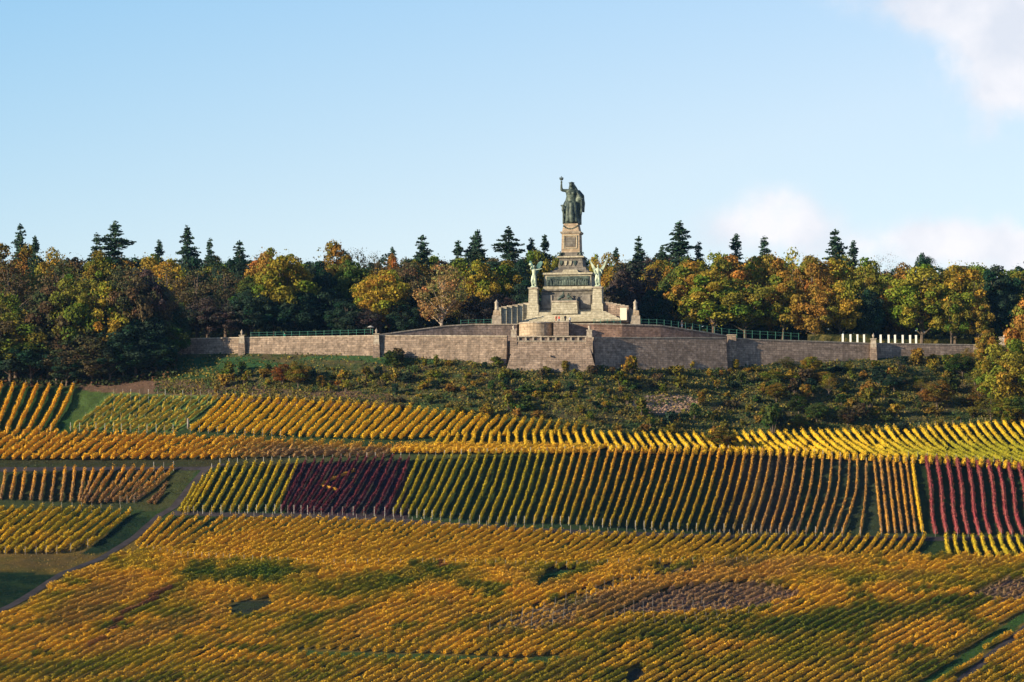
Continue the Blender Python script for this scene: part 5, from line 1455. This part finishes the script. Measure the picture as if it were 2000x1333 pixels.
# lower slope: long diagonal rows
T_OTOP = [(-100, 1232), (0, 1196), (60, 1172), (130, 1128), (200, 1092), (300, 1075), (400, 1092), (600, 1102), (880, 1102), (1080, 1108), (1280, 1099), (1490, 1098), (1775, 1090), (2100, 1088)]
OH = [DARK1, DARK2, BARE1, GRASS1, BARE4]
def ocol(px, py, t, k):
    n1 = fbm(px / 120, py / 30, 16); n2 = fbm(px / 14, py / 9, 17)
    n3 = fbm((px + py * 1.4) / 70, (py - px * .05) / 16, 44)
    c = L('gold', 'orange', n2 * .9)
    def mixin(m, col, s=1.0):
        nonlocal c
        m = (np.clip(m, 0, 1) * s)[:, None]; c = c * (1 - m) + VA[col] * m
    mixin((n3 - .55) * 7, 'green', .8); mixin((n1 - .5) * 4, 'olive', .75); mixin((py - 1285) / 40, 'olive', .3); mixin((.4 - n3) * 6, 'rust', .35)
    def blob(cx, cy, rx, ry, rot=-.45):
        dx = px - cx; dy = py - cy; a = dx * math.cos(rot) + dy * math.sin(rot); b = -dx * math.sin(rot) + dy * math.cos(rot)
        return 1.4 - ((a / rx) ** 2 + (b / ry) ** 2) * 1.4 + (n2 - .5) * 1.6
    mixin(blob(490, 1128, 160, 17, -.05), 'green', .9)
    mixin(blob(760, 1140, 190, 22, -.1), 'green', .65)
    mixin(blob(630, 1215, 150, 12, -.3), 'green', .7); mixin(blob(300, 1180, 170, 13, -.5), 'green', .7); mixin(blob(1350, 1150, 330, 34, -.2), 'brown', .5); mixin(blob(1080, 1205, 150, 22, -.3), 'brown', .35)
    mixin(blob(900, 1230, 140, 11, -.35), 'green', .6)
    mixin(blob(1150, 1115, 90, 9, -.35), 'green', .7)
    mixin(blob(1640, 1215, 330, 26, -.12), 'green', .85); mixin(blob(1850, 1290, 160, 20, -.5), 'green', .5)
    mixin(blob(1290, 1235, 200, 26, -.15), 'green', .65)
    mixin(blob(1500, 1280, 160, 20, -.2), 'olive', .7)
    mixin(blob(260, 1290, 200, 22, -.2), 'olive', .75)
    mixin(blob(80, 1315, 160, 22, 0), 'green', .5)
    mixin(blob(1080, 1320, 150, 20, -.3), 'green', .6)
    mixin(blob(1260, 1165, 260, 28, -.35), 'rust', .6)
    mixin(blob(1440, 1130, 320, 22, -.1), 'orange', .5)
    mixin(blob(170, 1190, 130, 36, -.5), 'rust', .6)
    mixin(blob(300, 1240, 200, 22, -.3), 'rust', .5)
    mixin(inpoly(px, py, BARE2) * 1.0, 'brown', .85); mixin(inpoly(px, py, BARE3) * 1.0, 'brown', .8)
    mixin(lanes_dist(px, py, [(212, 1240), (238, 1208), (262, 1194), (330, 1156)]) < 4 + 3 * n2, 'crimson', .7)
    mixin(lanes_dist(px, py, [(175, 1262), (200, 1255)]) < 6, 'crimson', .6)
    mixin(np.hypot((px - 518) / 14, (py - 1183) / 8) < 1, 'crimson', .8)
    mixin(np.hypot((px - 862) / 9, (py - 1110) / 7) < 1, 'crimson', .6)
    mixin(blob(1000, 1265, 190, 22, -.1), 'gold', .5)
    return c
orows = []
for c0 in np.arange(-1050, 2150, 24.5):
    s = np.linspace(0, 1080, 220)
    bend = np.clip((c0 + 200) / 1600, 0, 1)
    x = c0 + s; y = 1425 - (.60 + .06 * bend) * s + .00020 * s * s
    orows.append(np.stack([x, y], -1))
def keep_o(px, py):
    k = (py > IP(px, T_OTOP)) & (py < 1425)
    for h_ in OH: k &= ~inpoly(px, py, h_)
    k &= lanes_dist(px, py, LANE_E) > 9
    k &= lanes_dist(px, py, LANE_F) > 6
    k &= lanes_dist(px, py, LANE_D) > 5
    k &= lanes_dist(px, py, LANE_B) > 12
    return k
for k, p in enumerate(orows):
    if keep_o(p[:, 0], p[:, 1])[(p[:, 0] > -80) & (p[:, 0] < 2080)].sum() < 4: continue
    q = p[(p[:, 0] > -110) & (p[:, 0] < 2110)]
    if len(q) < 5: continue
    ROWS.append(dict(path=q, fn=ocol, name='O', k=k, n=len(orows), h=1.4, w=.36, sparse=.02, posts=False, dens=1.1, holes='o', order=.35))

RING = np.array([(-.75, .28), (-1.1, .52), (-.85, .84), (0, 1.02), (.85, .84), (1.1, .52), (.75, .28)])
def build_row(rw):
    """photo path -> hedge of vine foliage; returns verts, faces, colours, end points"""
    path = rw['path']; W = ground(path[:, 0], path[:, 1])
    seg = np.linalg.norm(W[1:] - W[:-1], axis=1); S_ = np.concatenate([[0], np.cumsum(seg)])
    step = .55 if rw['name'] != 'O' else .7
    n = max(3, int(S_[-1] / step)); s = np.linspace(0, S_[-1], n)
    P = np.stack([np.interp(s, S_, W[:, i]) for i in range(3)], -1)
    px = np.interp(s, S_, path[:, 0]); py = np.interp(s, S_, path[:, 1]); t = s / S_[-1]
    d = np.gradient(P, axis=0); d[:, 2] = 0; d /= np.linalg.norm(d, axis=1)[:, None] + 1e-9
    lat = np.stack([d[:, 1], -d[:, 0], 0 * s], -1)
    r = rng
    vig = np.clip(.86 + .42 * (vnoise(s / 3.4, np.full(n, rw['k'] * 3.1 + hash(rw['name']) % 50 * 0 + len(rw['name'])), 21) - .5) + r.normal(0, .04, n), .35, 1.25)
    gone = r.random(n) < rw['sparse']
    if rw['name'] == 'O':
        grey = inpoly(px, py, GREY1) | inpoly(px, py, BARE2) | inpoly(px, py, BARE3)
        gone |= grey & (r.random(n) < .35)
        vig = np.where(grey, vig * .8, vig)
    vig = np.where(gone, .12, vig)
    vp = np.pad(vig, 1, mode='edge'); vig = (vp[:-2] + 2 * vp[1:-1] + vp[2:]) / 4
    keep = np.ones(n, bool)
    if rw['holes'] == 'o': keep = keep_o(px, py)
    if rw['name'] == 'O': vig = vig * (1 + .3 * np.clip((1190 - py) / 30, 0, 1) * (px > 250)) * (.92 + .16 * vnoise(px / 6, py / 5, 61))
    h = rw['h'] * vig; w = rw['w'] * (.55 + .5 * vig)
    ring = np.zeros((n, 7, 3))
    jit = r.normal(0, .045, (n, 7, 2))
    ring = P[:, None, :] + lat[:, None, :] * (RING[None, :, 0:1] * w[:, None, None] * .68 + jit[:, :, 0:1]) + np.array([0, 0, 1.]) * (RING[None, :, 1:2] * h[:, None, None] * .88 + jit[:, :, 1:2])
    ring[0] = ring[0] * .3 + (P[0] + np.array([0, 0, .55 * h[0]])) * .7
    ring[-1] = ring[-1] * .3 + (P[-1] + np.array([0, 0, .55 * h[-1]])) * .7
    base = rw['fn'](px, py, t, rw['k'])
    base = base * (.92 + .16 * r.random((n, 1)))
    col = base[:, None, :] * (.85 + .3 * r.random((n, 7, 1)))
    idx = np.arange(n * 7).reshape(n, 7); nx = np.roll(idx, -1, axis=1)
    f = np.stack([idx[:-1], idx[1:], nx[1:], nx[:-1]], -1)
    ok = keep[:-1] & keep[1:] & ~(gone[:-1] & gone[1:])
    f = f[ok].reshape(-1, 4)
    # leaf sprays
    m = int(S_[-1] * 34 * rw['dens'])
    li = r.integers(0, n, m); li = li[keep[li] & ~gone[li]]; m = len(li)
    th = r.uniform(-.6, PI + .6, m)
    lx = np.cos(th) * w[li] * r.uniform(.6, 1.6, m); shoot = 1 + .3 * (r.random(m) < .1)
    lz = h[li] * (.58 + .48 * np.sin(th) * r.uniform(.6, 1.12, m) * shoot)
    c = P[li] + lat[li] * lx[:, None] + d[li] * r.uniform(-.4, .4, (m, 1)) + np.array([0, 0, 1.]) * lz[:, None]
    nrm = lat[li] * np.cos(th)[:, None] + np.array([0, 0, 1.]) * np.maximum(np.sin(th), 0)[:, None]
    lv, lf = leaf_quads(c, nrm, r.uniform(.075, .15, m), r, .6)
    lc = np.repeat(base[li] * r.uniform(.78, 1.22, (m, 1)), 4, 0)
    v = np.concatenate([ring.reshape(-1, 3), lv]); cc = np.concatenate([col.reshape(-1, 3), lc])
    return v, f, lf + n * 7, cc, P, keep


# which rows stand as objects of their own: the 300 that show largest
def vis_len(rw):
    p = rw['path']; k = (p[:, 0] > 0) & (p[:, 0] < 2000) & (p[:, 1] < 1335)
    if rw['holes'] == 'o': k &= keep_o(p[:, 0], p[:, 1])
    seg = np.hypot(*(p[1:] - p[:-1]).T)
    return float(seg[k[1:] & k[:-1]].sum()) * rw['order']
for rw in ROWS: rw['vis'] = vis_len(rw)
rank = sorted(ROWS, key=lambda q: -q['vis']); solo = {id(q) for q in rank[:298] if q['vis'] > 8}
PN = dict(A=('orange', 'in the steep top left corner plot'), B=('orange', 'in strip above the left track'), C=('pale green', 'in the staked plot at upper left'), D=('golden yellow', 'in the top plot under the bushes'),
          E=('bright yellow', 'in the top strip right of the bastion line'), F=('short golden', 'on the narrow shelf above the long plot'), G1=('yellow-green', 'in long plot left of red block'), G2=('dark red', 'in the dark red block of the long plot'), G3=('olive gold', 'in long plot right of red block'),
          G4=('orange-olive', 'in long plot below the lone bush'), G5=('thin brown', 'at right end of long plot'), H=('thin orange', 'in the narrow plot beside the red rows'), I=('red', 'in the bright red plot at the right edge'), J=('orange brown', 'in the plot between the two left tracks'),
          L=('green and gold', 'in left plot above the dark grass'), N=('golden orange', 'just below the long middle track'), N2=('yellow', 'below the red plot at the right edge'), O=('long gold and green', 'on the lower slope'))
acc_v, acc_f, acc_l, acc_c = [], [], [], []; off_ = 0
post_me = MB().tube([(0, 0, -.3), (0, 0, 2.0)], .06, 5).mesh('end_post'); post_me.materials.append(M_POST)
ppost_me = MB().tube([(0, 0, -.3), (0, 0, 2.1)], .07, 5).mesh('end_post'); ppost_me.materials.append(M_PALEPOST)
cnt = {}
tot = {}
for rw in ROWS:
    if id(rw) in solo: tot[rw['name']] = tot.get(rw['name'], 0) + 1
mid_posts = []
for rw in ROWS:
    v, f, lf, cc, P, keep = build_row(rw)
    if rw['posts']:
        st = int(5 / .55)
        mid_posts += [P[i] for i in range(st, len(P) - st, st)]
    elif rw['name'] == 'O':
        pxs_ = np.interp(np.linspace(0, 1, len(P)), np.linspace(0, 1, len(rw['path'])), rw['path'][:, 0]); pys_ = np.interp(np.linspace(0, 1, len(P)), np.linspace(0, 1, len(rw['path'])), rw['path'][:, 1])
        g_ = inpoly(pxs_, pys_, GREY1) | inpoly(pxs_, pys_, BARE2)
        mid_posts += [P[i] for i in range(0, len(P), 9) if g_[i] and keep[i]]
    if id(rw) in solo:
        nm = rw['name']; cnt[nm] = cnt.get(nm, 0) + 1; i = cnt[nm]; n = tot[nm]
        col, where = PN[nm]
        pos = 'leftmost' if i == 1 else 'rightmost' if i == n else f'{ordinal(i)} from left' if i <= n // 2 + 1 else f'{ordinal(n - i + 1)} from right'
        if nm == 'H' and i == n: col = 'bright yellow'
        loc = P[len(P) // 2]
        me = raw_mesh('vine_row', v - loc, [f, lf], cc)
        o = link('vine_row', me, M_VINE, None, loc)
        tag(o, f"{col} vine row, {pos}, {where}", 'vine row', 'vine rows on the hillside')
        for e in (0, -1):
            if keep[e]: link('end_post', ppost_me if (nm.startswith('G') or nm in 'CJ') and random.random() < .5 else post_me, None, o, P[e] - loc)
    else:
        acc_v.append(v); acc_f.append(f + off_); acc_l.append(lf + off_); acc_c.append(cc); off_ += len(v)
if acc_v:
    me = raw_mesh('more_vines', np.concatenate(acc_v), [np.concatenate(acc_f), np.concatenate(acc_l)], np.concatenate(acc_c))
    tag(link('vines', me, M_VINE), kind='stuff')
b = MB().tube([(0, 0, -.3), (0, 0, 2.0)], .035, 5)
bv = np.array(b.v); faces4 = np.array([q for q in b.f if len(q) == 4])
pts = np.array(mid_posts)
if len(pts):
    V_ = (pts[:, None, :] + bv[None]).reshape(-1, 3); Fq = (faces4[None] + (np.arange(len(pts)) * len(bv))[:, None, None]).reshape(-1, 4)
    tag(link('trellis_posts', raw_mesh('trellis_posts', V_, Fq), M_POST), kind='stuff')

# two short yellow hedges forming a V across the dark red rows
for pa, lab in (([(627, 944), (660, 930), (692, 918)], 'longer yellow hedge line crossing the dark red vine block'), ([(627, 946), (642, 951), (657, 956)], 'shorter yellow hedge line, lower arm of the V in the dark red block')):
    rw = dict(path=cat_rom(np.array(pa, float) + np.array([0, 6.]), 12), fn=lambda px, py, t, k: L('orange', 'rust', fbm(px / 8, py / 8, 2) * .8), name='V', k=3, n=1, h=1.05, w=.06, sparse=0, posts=False, dens=.25, holes=())
    v, f, lf, cc, P, keep = build_row(rw); loc = P[len(P) // 2]
    tag(link('yellow_hedge', raw_mesh('yellow_hedge', v - loc, [f, lf], cc), M_VINE, None, loc), lab, 'hedge', 'yellow hedges in the red vine block')

# stake beside the upper left plots and grass tufts on the dark patches
t = MB().tube([(0, 0, -.3), (0, 0, 2.6)], .22, 6).build('marker_stone', M_POST, loc=tuple(ground(367, 838)), smooth=True)
tag(t, 'grey upright marker stone between pale and golden vine plots', 'marker stone')
r = np.random.default_rng(6)
n = 60000; pxs = r.uniform(-60, 2060, n); pys = r.uniform(750, 1333, n)
g = ground(pxs, pys); g[:, 2] += r.uniform(0, .15, n)
gc = ground_color(pxs, pys) * r.uniform(.5, 2.2, (n, 1))
k = (lanes_dist(pxs, pys, LANE_A) > 4) & (lanes_dist(pxs, pys, LANE_B) > 6) & (lanes_dist(pxs, pys, LANE_C) > 3) & (lanes_dist(pxs, pys, LANE_F) > 6)
g, gc = g[k], gc[k]; n = len(g)
scatter_stuff('grass', g, np.tile((0, -.6, .6), (n, 1)), np.full(n, .14), gc, r)
# dark low growth under the trees of the left wood
r = np.random.default_rng(15)
n = 22000
pxs = r.uniform(-500, 345, n); pys = r.uniform(695, 756, n) - np.clip((pxs - 200) * .12, 0, 20)
g = ground(pxs, pys); g[:, 2] += r.uniform(0, 2.6, n) * (.3 + .7 * vnoise(pxs / 25, pys / 8, 3))
colr = np.array((.045, .06, .025)) * r.uniform(.5, 1.6, (n, 1)); colr[r.random(n) < .15] = (.12, .06, .03)
scatter_stuff('woodland_undergrowth', g, np.tile((0, -.3, 1.), (n, 1)), np.full(n, .36), colr, r)


# blue-tinted haze volume over the valley, added to turn the darks navy
hz = MB(); hz.box(-900, 900, -60, 1760, -34, 190)
hm = bpy.data.materials.new('haze'); hm.use_nodes = True; hm.node_tree.nodes.clear()
ho = hm.node_tree.nodes.new('ShaderNodeOutputMaterial'); hv = hm.node_tree.nodes.new('ShaderNodeVolumePrincipled')
hv.inputs['Color'].default_value = (.22, .5, 1.0, 1); hv.inputs['Density'].default_value = 1.0e-5; hv.inputs['Anisotropy'].default_value = 0.0
hm.node_tree.links.new(hv.outputs[0], ho.inputs['Volume'])
tag(hz.build('haze', hm), kind='stuff')
